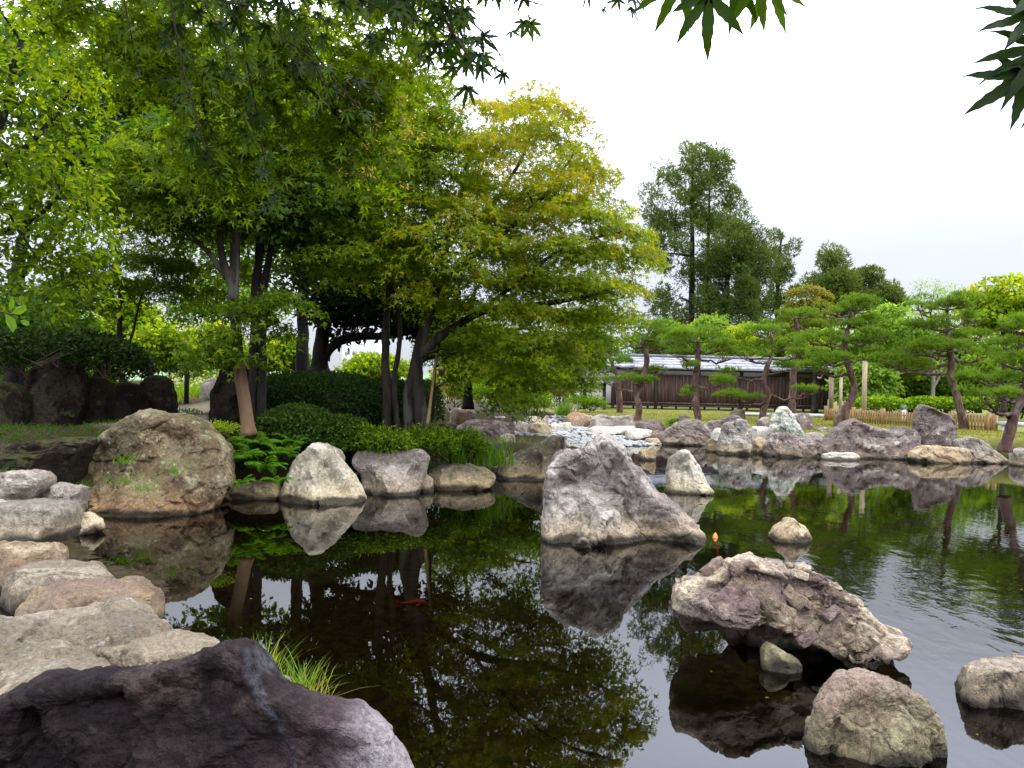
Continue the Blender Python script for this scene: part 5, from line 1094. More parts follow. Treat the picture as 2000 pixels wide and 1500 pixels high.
pine('pine with a pale crooked trunk and a long low pad before the plank wall', [(1488, 818, 8), (1494, 795, 7), (1499, 770, 6.5), (1492, 745, 6), (1497, 722, 6), (1505, 695, 5), (1508, 665, 4), (1505, 645, 2)],
     [(1490, 648, 34, 12), (1530, 672, 36, 13), (1465, 690, 48, 13), (1432, 725, 26, 10), (1535, 715, 34, 11), (1445, 772, 42, 10), (1490, 675, 28, 10), (1510, 640, 24, 9), (1580, 762, 26, 8), (1555, 690, 26, 10)], 403, 31.0)
pine('straight-trunked pine half hiding its trunk, between the leftmost and the crooked pine', [(1366, 821, 9), (1360, 790, 8), (1358, 750, 7.5), (1362, 715, 7), (1363, 690, 6), (1362, 670, 4)],
     [(1365, 655, 52, 16), (1320, 668, 30, 12), (1405, 675, 40, 13), (1430, 690, 26, 11), (1355, 714, 22, 9), (1352, 768, 24, 14), (1395, 745, 36, 13), (1330, 690, 26, 8)], 404, 30.0)
pine('leftmost pine on the lawn, dark trunk under one wide flat pad', [(1246, 812, 8), (1247, 790, 7.5), (1244, 768, 7), (1255, 745, 6.5), (1262, 715, 6.5), (1262, 690, 6), (1256, 668, 5), (1268, 645, 3)],
     [(1240, 742, 38, 9), (1195, 744, 24, 8), (1215, 708, 34, 11), (1290, 675, 34, 12), (1240, 668, 32, 12), (1285, 640, 36, 13), (1230, 630, 32, 12), (1310, 655, 30, 11), (1285, 722, 22, 8)], 405, 32.0)
pine('slender pine close behind the leftmost one, nearest the plank wall', [(1211, 806, 8), (1210, 785, 7.5), (1209, 760, 7), (1205, 735, 6), (1195, 710, 4), (1190, 690, 3)],
     [(1180, 690, 30, 11), (1210, 670, 30, 11), (1160, 715, 26, 9), (1170, 660, 30, 12)], 406, 36.0)
pine('grey-green pine behind the crooked one, rising over the roof', [(1548, 806, 8), (1548, 770, 8), (1550, 730, 7.5), (1556, 690, 7), (1560, 650, 6), (1552, 620, 4)],
     [(1560, 612, 45, 12), (1520, 628, 30, 10), (1595, 632, 34, 10), (1570, 655, 40, 9), (1600, 690, 46, 9), (1530, 655, 24, 9)], 407, 36.0)
pine('pine nearest the water, its trunk leaning right out of the photo', [(1964, 868, 13), (1970, 840, 11.5), (1977, 815, 11), (1990, 790, 10), (2002, 760, 9), (2008, 720, 8), (2012, 680, 6), (2016, 650, 4)],
     [(1985, 635, 45, 15), (2050, 640, 50, 16), (1960, 670, 45, 14), (1990, 705, 60, 15), (1925, 735, 42, 12), (1985, 745, 40, 12), (1925, 770, 46, 11), (2060, 720, 55, 14), (1960, 770, 36, 9)], 408, 18.5)

# ------------------------------------------------------------------ cedars and background trees on the right
tree('cedar_tree', 'tallest cedar with a rounded dark top above the pines', 'tree',
     [[(1348, 800, 7), (1350, 650, 6), (1352, 500, 5), (1352, 400, 3.5), (1352, 300, 1.5)], [(1378, 800, 5), (1382, 620, 4), (1384, 450, 3), (1386, 360, 1.5)]],
     [EL(1355, 335, 62, 68, 55, 2.8), EL(1395, 400, 62, 50, 60, 2.4), EL(1310, 400, 62, 50, 60, 2.4), EL(1350, 480, 62, 90, 70, 3), EL(1350, 600, 62, 80, 60, 3), EL(1395, 330, 62, 40, 36, 2)],
     62, 230, 140, .78, .3, T_SPRIG, 'cedar', M['bark_dark'], 501, mode='blob', shell=.72, tint=(0, .55, .45), twig_r=.03)
tree('cedar_tree', 'dense lower cedar in front of the tallest one, right of its trunk', 'tree',
     [[(1418, 800, 9), (1420, 650, 7), (1420, 500, 4), (1422, 420, 2)]],
     [EL(1415, 480, 59, 45, 60, 2), EL(1425, 560, 59, 58, 60, 2.4), EL(1478, 530, 60, 36, 70, 1.8), EL(1425, 620, 59, 66, 50, 2.6), EL(1452, 470, 59, 34, 50, 1.6)],
     59, 185, 135, .8, .3, T_SPRIG, 'cedar', M['bark_dark'], 502, mode='blob', shell=.5, tint=(0, .5, .35), twig_r=.02, group=None)
tree('cedar_tree', 'thin open cedar with gaps of sky, right of the dense one', 'tree',
     [[(1516, 780, 5), (1518, 650, 5), (1520, 520, 3), (1528, 455, 1.5)]],
     [EL(1525, 480, 63, 30, 26, 1.4), EL(1500, 520, 63, 36, 40, 1.6), EL(1530, 560, 63, 32, 50, 1.4), EL(1500, 600, 63, 40, 30, 1.6)],
     63, 48, 110, .62, .34, T_SPRIG, 'cedar', M['bark_dark'], 503, mode='blob', shell=.55, tint=(0, .5, .3), twig_r=.02)
tree('cedar_tree', 'pointed olive-green cedar behind the curved pine', 'tree',
     [[(1622, 780, 7), (1624, 640, 6), (1624, 540, 3), (1625, 490, 1.5)]],
     [EL(1624, 515, 66, 26, 26, 1.4), EL(1620, 560, 66, 44, 34, 2), EL(1650, 585, 66, 40, 30, 2)],
     66, 80, 120, .75, .36, T_SPRIG, 'cedar', M['bark_dark'], 504, mode='blob', shell=.5, tint=(.1, .55, .4), twig_r=.02)
tree('cedar_tree', 'lower flat-topped cedar right of the pointed olive-green one', 'tree',
     [[(1700, 780, 7), (1700, 640, 5), (1698, 560, 3), (1696, 525, 1.5)]],
     [EL(1695, 545, 67, 28, 22, 1.5), EL(1705, 580, 67, 44, 26, 2), EL(1740, 590, 67, 22, 22, 1.4)],
     67, 64, 120, .72, .36, T_SPRIG, 'cedar', M['bark_dark'], 505, mode='blob', shell=.5, tint=(.1, .5, .35), twig_r=.02)
BG = [
    (1582, 600, 52, 48, 50, 'round brownish-olive tree between the cedars and the pines', 'olive_leaf', 110),
    (1735, 660, 42, 70, 75, 'pale willow-like tree between the curved pine and the red-trunked pine', 'willow', 170),
    (1960, 590, 34, 70, 55, 'yellow-green maple behind the pines at the right edge', 'yellow', 120),
    (1690, 730, 40, 50, 45, 'leafy tree behind the tallest sawn post', 'willow', 100),
    (1800, 740, 44, 75, 45, 'green understorey tree behind the picket fence', 'green', 130),
    (1910, 740, 42, 60, 50, 'green understorey tree left of the stone bench', 'green', 110),
    (1590, 670, 43, 36, 36, 'yellow-leaved tree showing behind the gallery roof', 'yellow', 70),
    (1445, 655, 48, 30, 40, 'sparse yellowish tree above the gallery roof', 'yellow', 46),
    (1300, 660, 50, 70, 40, 'green tree behind the leftmost pine', 'green', 90),
    (1140, 690, 48, 80, 60, 'green tree behind the white-walled house', 'green', 120),
    (2040, 740, 36, 80, 60, 'leafy tree partly outside the right edge', 'green', 90),
    (1660, 690, 46, 60, 60, 'soft green tree directly behind the curved pine', 'willow', 130),
    (1850, 690, 46, 70, 60, 'soft green tree directly behind the red-trunked pine', 'willow', 140),
    (1780, 700, 47, 60, 70, 'tall soft green tree behind the garden lamp', 'green', 130),
    (1960, 690, 44, 60, 60, 'green tree behind the pine nearest the water', 'green', 120),
    (1500, 660, 54, 70, 40, 'green tree behind the crooked pine, above the roof', 'green', 100),
    (1390, 655, 55, 60, 40, 'green tree behind the straight-trunked pine, above the roof', 'willow', 90),
]
for i, (px, py, d, rx, ry, lb, mt, ns) in enumerate(BG):
    tree('garden_tree', lb, 'tree', [[(px, 806, 5), (px + 2, 760, 4.5), (px - 2, py + ry * .6, 3.5), (px, py - ry * .3, 1.5)], [(px, py + ry * .8, 3), (px + rx * .4, py + ry * .2, 2), (px + rx * .6, py - ry * .3, 1)]],
         [EL(px, py, d, rx, ry, rx * d / F * .8), EL(px - rx * .5, py + ry * .4, d, rx * .6, ry * .6, rx * d / F * .5), EL(px + rx * .5, py + ry * .35, d, rx * .6, ry * .6, rx * d / F * .5)],
         d, ns, 65, .6, .24, T_RHOMB, mt, M['bark'], 520 + i, tint=(.15, .6, .3), shell=.3, group='trees behind the lawn', sides=6)
tree('feathery_tree', 'wispy pale tree with thin upright twigs above the red-trunked pine', 'tree',
     [[(1815, 800, 3), (1815, 700, 2.5), (1818, 620, 1.4), (1824, 570, .5)], [(1816, 680, 1.6), (1860, 620, 1.0), (1886, 580, .4)], [(1816, 650, 1.4), (1794, 600, .8), (1798, 560, .4)]],
     [EL(1815, 570, 46, 40, 34, 1.2), EL(1875, 580, 46, 46, 30, 1.2), EL(1840, 620, 46, 80, 30, 1.6)], 46, 110, 34, .55, .15, T_LANCE, 'willow', M['bark'], 540, tint=(.3, .5, .2), sides=5)
for i, (px, lb) in enumerate([(1720, 'low clipped hedge left of the garden lamp'), (1820, 'low clipped hedge right of the garden lamp'), (1900, 'low clipped hedge behind the right half of the fence')]):
    bush('low_hedge', lb, 'hedge', [EL(px, 792, 36, 62, 16, .9), EL(px + 40, 795, 36.2, 50, 13, .8)], 5200, .12, T_RHOMB, 'green', 560 + i, tint=(.3, .6, .3), rough=.1, inner=.7, group='clipped hedges behind the fence')
for i, (px, lb) in enumerate([(1702, 'left of the pale slender trunks behind the hedge'), (1820, 'right of the pale slender trunks behind the hedge, forked')]):
    P, R = limb_path([(px, 800, 4), (px + 3, 740, 3.5), (px + 1, 690, 3), (px + 6, 620, 2)], 40); rt = P[0]; o = empty('slender_tree', rt); tag(o, lb, 'tree', 'slender trunks behind the hedge')
    mb = MB(); mb.tube(P - rt, R, 8); obj('trunk', mb.mesh('trunk', True), M['bark_grey'], o)
    P2, R2 = limb_path([(px + 2, 760, 2.5), (px + 14, 735, 2), (px + 22, 690, 1)], 40); mb = MB(); mb.tube(P2 - rt, R2, 6); obj('limb', mb.mesh('limb', True), M['bark_grey'], o)
    lf = MB(); rg = np.random.RandomState(i); c = W(px + 5, 650, 40); Q = c + rg.normal(size=(900, 3)) * (.9, .7, .7); scatter(lf, T_RHOMB, Q - rt, rg.normal(size=(900, 3)), rg.normal(size=(900, 3)) + (0, 0, 1.), np.full(900, .22), rg.uniform(.2, .8, 900)); obj('crown', lf.mesh('crown'), M['green'], o)

# ------------------------------------------------------------------ maple whose branches hang over the camera
tree('maple_tree', 'maple leaning in from the left, its leaves filling the upper left behind the nearest twigs', 'tree',
     [[(-420, 1000, 40), (-400, 700, 38), (-330, 350, 32), (-200, 60, 26), (0, -120, 20), (250, -160, 14), (480, -120, 9), (640, -30, 5)],
      [(250, -160, 9), (420, 0, 7), (520, 90, 5), (620, 190, 3.4), (720, 290, 2)],
      [(200, -150, 9), (330, -20, 6), (370, 120, 4), (410, 260, 2.5), (470, 380, 1.6)],
      [(480, -120, 7), (650, -60, 5), (800, 0, 4), (900, 60, 2)]],
     [EL(430, 90, 4.9, 190, 110, .7), EL(610, 160, 5.2, 150, 130, .7), EL(440, 280, 4.9, 90, 110, .5), EL(740, 60, 5.0, 150, 80, .7), EL(720, 260, 5.4, 80, 90, .5), EL(250, 20, 4.9, 120, 100, .7), EL(560, -60, 5, 350, 60, .8)],
     5.0, 215, 36, .25, .075, T_STAR, 'maple', M['bark_dark'], 601, tint=(.12, .42, .28), droop=.8, twig_r=.005, group=None)
rg = np.random.RandomState(77)
for ob in bpy.data.objects:
    if ob.get('label', '').startswith('maple leaning in'): rt = ob
mb = MB(); po = np.array(rt.location)
T_WING = (np.array([(0, -.05, 0), (.55, -.18, 0), (1, -.06, 0), (.95, .1, 0), (.4, .08, 0)]), None, np.array([(0, 1, 4), (1, 2, 3), (1, 3, 4)]))
cl = [W(rg.normal(745, 55), rg.normal(230, 90), rg.uniform(4.7, 5.4)) for _ in range(46)]
C = np.array([c + rg.normal(size=3) * .035 for c in cl for _ in range(9)])
scatter(mb, T_WING, C - po, rg.normal(size=(len(C), 3)) + (0, 0, -.6), rg.normal(size=(len(C), 3)), rg.uniform(.022, .034, len(C)), rg.uniform(0, 1, len(C)))
s_ = obj('seed_wings', mb.mesh('seed_wings'), M['samara'], rt); s_['kind'] = 'stuff'

def big_leaf(tint, curl, seed, lobes=7):
    rg = np.random.RandomState(seed); V, Q, T = [(0, 0, 0)], [], []
    angs = [-118, -78, -40, 0, 40, 78, 118]; lens = [.36, .66, .9, 1.0, .9, .66, .36]
    for a, l in zip(angs, lens):
        a = math.radians(a + rg.uniform(-5, 5)); l *= rg.uniform(.93, 1.07); c, s = math.cos(a), math.sin(a)
        ts = [.14, .3, .42, .5, .6, .68, .78, .86, 1.0]; ws = [.075, .092, .112, .092, .1, .072, .066, .036, .0]
        base = len(V)
        for t, w in zip(ts, ws):
            for sd in (-1, 0, 1):
                x, y = t * l, sd * w * (.55 + .45 * l)
                r = math.hypot(x, y); V.append((x * c - y * s, x * s + y * c, -curl * r * r + (.028 if sd else 0) + .02 * math.sin(9 * t + seed)))
        for i in range(len(ts) - 1):
            b = base + i * 3; Q += [(b, b + 3, b + 4, b + 1), (b + 1, b + 4, b + 5, b + 2)]
        T += [(0, base, base + 1), (0, base + 1, base + 2)]
    for i in range(len(angs) - 1):
        a = 1 + i * 27; b = a + 27; T.append((0, a + 2, b)); 
    V = np.array(V); me = np_mesh('leaf', V, np.array(Q), np.array(T), {'tint': np.full(len(V), tint)}, True)
    return me
LEAVES = [big_leaf(t, c, i) for i, (t, c) in enumerate([(.1, .25), (.22, .4), (.35, .2), (.45, .35), (.55, .3), (.6, .25), (.3, .55), (.15, .1)])]
for me in LEAVES: me.materials.append(M['near_leaf'])
T_MID = tmpl_lobes((-115, -78, -40, 0, 40, 78, 115), (.36, .66, .9, 1, .9, .66, .36), .14)

root = np.array((-1.9, -.7, .25)); nm = empty('maple_tree', root); tag(nm, 'maple over the viewpoint, its nearest serrated leaves hanging across the top edge', 'tree')
mb = MB(); NODES = []
def wl_path(P, r0, r1, sides=8):
    P = catmull(np.array(P, float), 6); mb.tube(P - root, np.linspace(r0, r1, len(P)), sides); NODES.append(P)
wl_path([(-1.9, -.7, .1), (-1.85, -.55, 1.4), (-1.6, -.2, 2.6), (-1.2, .5, 3.4)], .13, .07, 10)
wl_path([(-1.2, .5, 3.4), (-.9, 1.3, 3.6), (-.3, 2.0, 3.7), (.35, 2.5, 3.65)], .06, .02)
wl_path([(-1.25, .4, 3.35), (-.3, .65, 3.3), (.55, .8, 2.95), (1.3, .95, 2.75)], .05, .015)
obj('trunk', mb.mesh('trunk', True), M['bark_dark'], nm)
NODES = np.vstack(NODES); tw = MB(); spots = []
rg = np.random.RandomState(88)
def branchlet(pts, step, size, side=.09, per=3):
    P = np.array([W(x, y, d) for x, y, d in pts]); P = catmull(P, 8)
    a = NODES[np.argmin(((NODES - P[0]) ** 2).sum(1))]; t = np.linspace(0, 1, 6)[:, None]
    tw.tube(a + (P[0] - a) * t + np.array((0, 0, .05)) * np.sin(t * math.pi) - root, np.linspace(.008, .0045, 6), 5, cap=False)
    tw.tube(P - root, np.linspace(.0045, .0016, len(P)), 5)
    L = np.concatenate([[0], np.cumsum(np.linalg.norm(np.diff(P, axis=0), axis=1))]); s = .3 * step
    while s < L[-1]:
        b = np.array([np.interp(s, L, P[:, i]) for i in range(3)])
        for _ in range(per):
            off = nrm(rg.normal(size=3) + np.array((0, -.1, -.5))) * rg.uniform(.3, 1) * side; e = b + off
            tt = np.linspace(0, 1, 4)[:, None]; tw.tube(b + off * tt + np.array((0, 0, .012)) * np.sin(tt * math.pi) - root, .0009, 3, cap=False)
            X = nrm(off * 6 / side * .12 + np.array((rg.normal() * .5, rg.normal() * .3, -.75))); Z = nrm(np.array((rg.normal() * .5, -.75 + rg.normal() * .35, .65 + rg.normal() * .3)))
            spots.append((e, X, Z, size * rg.uniform(.75, 1.2)))
        s += step * rg.uniform(.8, 1.2)
S = .054
for pts, st, sz, sd, pr in [
        ([(300, -170, 2.6), (330, -20, 2.5), (352, 110, 2.5), (385, 230, 2.5), (410, 330, 2.5)], .05, S, .09, 3),
        ([(420, -170, 2.5), (445, -30, 2.4), (475, 90, 2.4), (500, 210, 2.5), (520, 330, 2.6), (545, 420, 2.6)], .055, S, .09, 3),
        ([(230, -150, 2.6), (240, -20, 2.6), (255, 60, 2.6), (265, 130, 2.7)], .06, S, .08, 2),
        ([(520, -160, 2.6), (560, -10, 2.6), (600, 80, 2.7), (650, 150, 2.8), (700, 210, 2.9)], .06, S, .1, 3),
        ([(600, -160, 2.3), (660, -40, 2.2), (740, 15, 2.2), (830, 45, 2.2), (910, 80, 2.25)], .045, S, .1, 3),
        ([(720, -150, 2.3), (800, -50, 2.2), (880, 10, 2.1), (950, 70, 2.1), (985, 120, 2.1)], .045, S, .09, 3),
        ([(860, -140, 2.1), (930, -50, 2.0), (1000, -10, 2.0), (1060, 10, 2.0)], .045, S, .07, 3),
        ([(560, -150, 2.1), (600, -60, 2.1), (680, -20, 2.0), (780, -15, 2.0), (880, -15, 2.0)], .05, S, .08, 3),
        ([(250, -120, 2.3), (330, -40, 2.3), (430, 0, 2.3), (540, 20, 2.3), (640, 40, 2.3)], .05, S, .09, 3),
        ([(640, -120, 2.4), (720, -30, 2.4), (800, 20, 2.4), (870, 70, 2.4), (930, 110, 2.4)], .05, S, .09, 3),
        ([(460, -140, 2.7), (500, -20, 2.7), (540, 60, 2.7), (610, 120, 2.7), (640, 200, 2.75)], .05, S, .1, 3),
        ([(860, 20, 2.15), (900, 90, 2.15), (935, 130, 2.15), (960, 150, 2.15)], .05, S, .07, 2),
        ([(1120, -140, 2.2), (1150, -50, 2.2), (1190, -15, 2.2), (1245, 5, 2.2)], .05, S * .95, .06, 2),
        ([(330, -140, 2.9), (380, -20, 2.9), (430, 60, 2.9), (450, 150, 2.9)], .06, S, .1, 3),
        ([(2140, -150, .95), (2080, -30, .95), (2040, 40, .95), (2030, 120, .95), (2035, 190, .95)], .07, .07, .035, 2)]:
    branchlet(pts, st, sz, sd, pr)
# the single big leaves at the top right
for px, py, d, ang, sz in [(1385, -10, .92, 88, .073), (1330, -45, .95, 110, .07), (1478, -42, .95, 80, .066), (1500, -40, 1.0, 66, .07), (1440, -40, .97, 95, .06), (2015, 30, .95, 165, .07), (2005, 150, .95, 150, .075), (2030, 95, .95, 172, .07)]:
    e = W(px, py, d); a = math.radians(ang); b = e + np.array((.01, .0, .05 if px < 1900 else .02)) + (np.array((.03, 0, 0)) if px > 1900 else 0)
    tw.tube(np.array([b, (b + e) / 2 + (0, 0, .004), e]) - root, .0011, 4, cap=False)
    j = NODES[np.argmin(((NODES - b) ** 2).sum(1))]; t = np.linspace(0, 1, 7)[:, None]; tw.tube(j + (b - j) * t + np.array((0, 0, .04)) * np.sin(t * math.pi) - root, np.linspace(.005, .0015, 7), 5, cap=False)
    spots.append((e, np.array((math.cos(a), .05, -math.sin(a))), nrm(np.array((rg.normal() * .2, -1, .35 + rg.normal() * .15))), sz))
n = 6500; cn = np.array([(-1.2, .6, 3.9), (-.5, 1.6, 4.1), (-2.2, 1.8, 4.0), (-1.6, 3.0, 4.3)])[rg.randint(0, 4, n)]   # rest of the crown overhead, out of view, added to shade the near rocks
Cn = cn + nrm(rg.normal(size=(n, 3))) * (rg.uniform(0, 1, (n, 1)) ** .5) * (1.5, 1.3, .35); Cn[:, 2] = np.maximum(Cn[:, 2], H + .58 * np.maximum(Cn[:, 1], 0) + .25)
cm = MB(); scatter(cm, T_STAR, Cn - root, rg.normal(size=(n, 3)) * (1, 1, .4), rg.normal(size=(n, 3)) * .4 + (0, 0, 1), rg.uniform(.05, .085, n), rg.uniform(.1, .7, n))
obj('crown', cm.mesh('crown'), M['near_leaf'], nm)['kind'] = 'stuff'
obj('twigs', tw.mesh('twigs'), M['twig'], nm)['kind'] = 'stuff'
def shows(sp):
    e, X, Z, s = sp; q = e - (0, 0, H)
    px = 1000 + F * q[0] / q[1]; py = 750 - F * q[2] / q[1]
    return (s / q[1]) if (-40 < px < 2040 and -60 < py < 1500) else 0
order = sorted(range(len(spots)), key=lambda i: -shows(spots[i]))
for i in order[:300]:
    e, X, Z, s = spots[i]; Y = nrm(np.cross(Z, X)); Zc = np.cross(X, Y)
    o = bpy.data.objects.new('leaf', LEAVES[i % len(LEAVES)]); COL.objects.link(o); o.parent = nm
    o.matrix_local = Matrix([[X[0] * s, Y[0] * s, Zc[0] * s, e[0] - root[0]], [X[1] * s, Y[1] * s, Zc[1] * s, e[1] - root[1]], [X[2] * s, Y[2] * s, Zc[2] * s, e[2] - root[2]], [0, 0, 0, 1]])
if len(order) > 300:
    r_ = [spots[i] for i in order[300:]]; mb = MB()
    scatter(mb, T_MID, np.array([q[0] for q in r_]) - root, np.array([q[1] for q in r_]), np.array([q[2] for q in r_]), np.array([q[3] for q in r_]), rg.uniform(.05, .8, len(r_)))
    tag(obj('foliage', mb.mesh('foliage'), M['near_leaf'], nm), kind='stuff')

# ------------------------------------------------------------------ ferns, grasses, irises
def frond_mesh(seed, n=15, L=1.0, arch=.5):
    rg = np.random.RandomState(seed); mb = MB(); t = np.linspace(0, 1, 12)
    P = np.stack([t * L * .85, 0 * t, (math.sin(1.2) * t - arch * t ** 2 * 1.1) * L * .8], -1); mb.tube(P, np.linspace(.012, .003, 12), 4, a=.3)
    for i in range(n):
        u = .12 + .86 * i / n; c = np.array([np.interp(u, t, P[:, j]) for j in range(3)]); w = .26 * L * math.sin(math.pi * min(1, u * .8 + .22)) ** .8 + .015
        for sd in (-1, 1):
            X = np.array((.45, sd, -.12 + .1 * rg.normal())); X = X / np.linalg.norm(X); A = np.array((.028, 0, 0)) * L
            mb.add([c - A, c + X * w * .5 + np.array((-.03 * L, 0, 0)), c + X * w + (0, 0, -.04 * L), c + X * w * .5 + np.array((.034 * L, 0, .01)), c + A], [(0, 1, 3, 4)], [(1, 2, 3)], rg.uniform(.35, .8))
    return mb.mesh('frond')
FR = [frond_mesh(i, arch=a) for i, a in enumerate([.45, .7, .95, .6])]
def fern(label, px, py, d, size, n, seed, z=None):
    rg = np.random.RandomState(seed); b = W(px, py, d); o = empty('fern', b); tag(o, label, 'fern', 'ferns beside the lichen-covered boulder')
    for i in range(n):
        f = bpy.data.objects.new('frond', FR[rg.randint(4)]); COL.objects.link(f); f.parent = o
        if not f.data.materials: f.data.materials.append(M['fern'])
        f.rotation_euler = (rg.normal() * .15, rg.uniform(-.25, .35), 2 * math.pi * i / n + rg.normal() * .3); s = size * rg.uniform(.7, 1.15); f.scale = (s, s, s)
for i, (px, py, d, sz, n, lb) in enumerate([
        (470, 905, 11.9, .6, 13, 'bushiest fern between the lichen-covered and the white boulder'), (520, 925, 11.9, .55, 12, 'fern arching toward the white boulder'),
        (445, 880, 12.0, .5, 11, 'fern against the right flank of the lichen-covered boulder'), (505, 875, 12.3, .5, 11, 'upper fern at the foot of the tan trunk'),
        (555, 900, 12.3, .5, 11, 'fern with a yellow-green tip touching the white boulder'), (468, 955, 11.5, .4, 10, 'lowest fern hanging over the water'), (540, 950, 11.7, .34, 9, 'small fern above the low tan waterline rock'), (575, 875, 12.6, .42, 10, 'fern behind the top of the white boulder')]):
    fern(lb, px, py - 10, d, sz * .85, n, 700 + i)
bush('nandina_shrub', 'yellow-leaved little shrub over the right shoulder of the lichen-covered boulder', 'shrub', [EL(425, 838, 11.6, 45, 15, .3), EL(400, 848, 11.4, 25, 10, .2)], 900, .055, T_LANCE, 'yellow', 720, tint=(.3, .5, .2), inner=.2)
bush('ground_shrub', 'dark leafy undergrowth behind the ferns', 'shrub', [EL(500, 890, 12.9, 70, 50, .5), EL(440, 900, 12.5, 30, 60, .4)], 3600, .08, T_LANCE, 'green', 721, tint=(.0, .5, .2), inner=.3)

def blades(mb, C, L, Wd, bend, rg, tint, spread=.5):
    """curved strips; C (n,3) bases"""
    n = len(C); a = rg.uniform(0, 2 * math.pi, n); ln = L * rg.uniform(.55, 1.15, n); out = np.stack([np.cos(a), np.sin(a), 0 * a], -1); per = np.stack([-np.sin(a), np.cos(a), 0 * a], -1)
    lean = np.abs(rg.normal(size=n)) * spread; bd = bend * rg.uniform(.3, 1.3, n); V = []
    for k_, w in [(0, 1), (.4, .85), (.75, .55)]:
        p = C + out * (ln * (lean * k_ + bd * k_ ** 2))[:, None]; p[:, 2] += ln * (k_ - .35 * bd * k_ ** 2)
        V += [p - per * Wd * w / 2, p + per * Wd * w / 2]
    p = C + out * (ln * (lean + bd))[:, None]; p[:, 2] += ln * (1 - .45 * bd); V.append(p)
    V = np.stack(V, 1).reshape(-1, 3); o = (np.arange(n) * 7)[:, None]
    q = np.concatenate([o + (0, 1, 3, 2), o + (2, 3, 5, 4)]); t = o + (4, 5, 6)
    mb.add(V, q, t, np.repeat(tint, 7))
def tuft(name, label, cat, px, py, d, n, rad, L, Wd, bend, seed, tint=(.2, .6), mat='blade', spread=.4, group=None, z=None):
    rg = np.random.RandomState(seed); b = W(px, py, d); o = empty(name, b); tag(o, label, cat, group); mb = MB()
    C = np.stack([rg.normal(size=n) * rad * .5, rg.normal(size=n) * rad * .5, 0 * np.arange(n)], -1)
    blades(mb, C, L, Wd, bend, rg, np.clip(rg.uniform(tint[0], tint[1], n), 0, 1), spread); obj('blades', mb.mesh('blades'), M[mat], o); return o
tuft('grass_tuft', 'brown-tipped grass tuft directly behind the dark corner boulder', 'grass', 512, 1338, 3.6, 120, .08, .23, .0045, .5, 801, (.55, 1.0), spread=.28)
tuft('grass_tuft', 'bright green grass tuft nearest the water, right of the brown-tipped one', 'grass', 582, 1372, 3.5, 110, .07, .2, .006, .45, 802, (.2, .65), spread=.25)
tuft('grass_tuft', 'thin dry grass wisps at the foot of the bright green tuft', 'grass', 600, 1378, 3.45, 60, .1, .16, .004, .7, 803, (.8, 1.0), spread=.7)
tuft('grass_tuft', 'single flowering grass stems leaning right over the water', 'grass', 612, 1365, 3.55, 9, .05, .3, .004, .4, 804, (.5, .8), spread=.5)
for i, (px, py, d, n, L, lb) in enumerate([(915, 905, 14.6, 150, .55, 'left clump of iris leaves above the low flat rock'), (955, 908, 14.8, 150, .5, 'right clump of iris leaves beside the slanting slab boulder'), (870, 900, 14.6, 120, .4, 'grassy clump behind the fist-like stone'), (990, 880, 17.5, 80, .4, 'grassy clump behind the slanting slab boulder')]):
    tuft('iris_clump', lb, 'plant', px, py, d, n, .45, L, .022, .35, 810 + i, (.1, .55), spread=.25, group='iris and grass clumps on the shore')
tuft('spiky_plant', 'spiky-leaved plant beside the rust-stained rock', 'plant', 1100, 812, 31.5, 60, .3, .75, .05, .3, 820, (.05, .4), spread=.8)
for i, (px, py, d, lb) in enumerate([(235, 945, 10.05, 'wispy tuft growing from the left crack of the lichen-covered boulder'), (285, 960, 10.0, 'small tuft low in the middle of the lichen-covered boulder'), (345, 925, 10.15, 'tuft on the right half of the lichen-covered boulder'), (240, 905, 10.1, 'topmost tuft on the face of the lichen-covered boulder'), (150, 960, 10.4, 'tuft at the left foot of the lichen-covered boulder'), (110, 935, 10.6, 'grass behind the small angular shore stone')]):
    tuft('rock_tuft', lb, 'grass', px, py, d, 46, .14, .19, .008, .8, 830 + i, (.1, .6), spread=.9, group='tufts on and beside the lichen-covered boulder')
tuft('rock_tuft', 'yellow-green sprig growing on the flat fractured boulder', 'plant', 1665, 1212, 5.5, 26, .05, .05, .009, .6, 840, (.4, .75), spread=.9)
tuft('rock_tuft', 'thin dry grass standing on top of the flat fractured boulder', 'grass', 1510, 1150, 5.8, 14, .1, .16, .003, .4, 841, (.7, 1.0), spread=.4)

# bright grass with white flowers past the black posts; lawn; moss path
rg = np.random.RandomState(9); mb = MB(); fl = MB()
C = []
while len(C) < 5200:
    p = W(rg.uniform(330, 480), 770, rg.uniform(18.5, 30)); C.append((p[0], p[1], 0))
C = np.array(C); C[:, 2] = ground_z(C[:, 0], C[:, 1]) - .02
blades(mb, C, .55, .028, .4, rg, rg.uniform(.45, .85, len(C)), .3); tag(obj('tall_grass', mb.mesh('tall_grass'), M['blade']), 'bright tall grass past the path and the black posts', 'grass', kind='stuff')
Q = C[::9] + (0, 0, .5); Q = Q + rg.normal(size=Q.shape) * (.1, .1, .08); scatter(fl, T_STAR, Q, rg.normal(size=Q.shape), rg.normal(size=Q.shape) + (0, -.6, .6), np.full(len(Q), .06), rg.uniform(0, 1, len(Q)))
tag(obj('white_flowers', fl.mesh('white_flowers'), M['flower']), 'small white flowers dotted through the bright tall grass', 'flowers', kind='stuff')
mb = MB(); X_ = rg.uniform(2, 17, 90000); Y_ = rg.uniform(19.5, 41, 90000); s1 = pond_sd(X_, Y_)
lw = sstep(3.2, 4.6, X_ + .18 * (Y_ - 24)); keep = (s1 > .35) & (rg.uniform(0, 1, len(X_)) < lw * sstep(46, 26, Y_)) & (np.abs(X_ / Y_) < .72); X_, Y_ = X_[keep][:36000], Y_[keep][:36000]
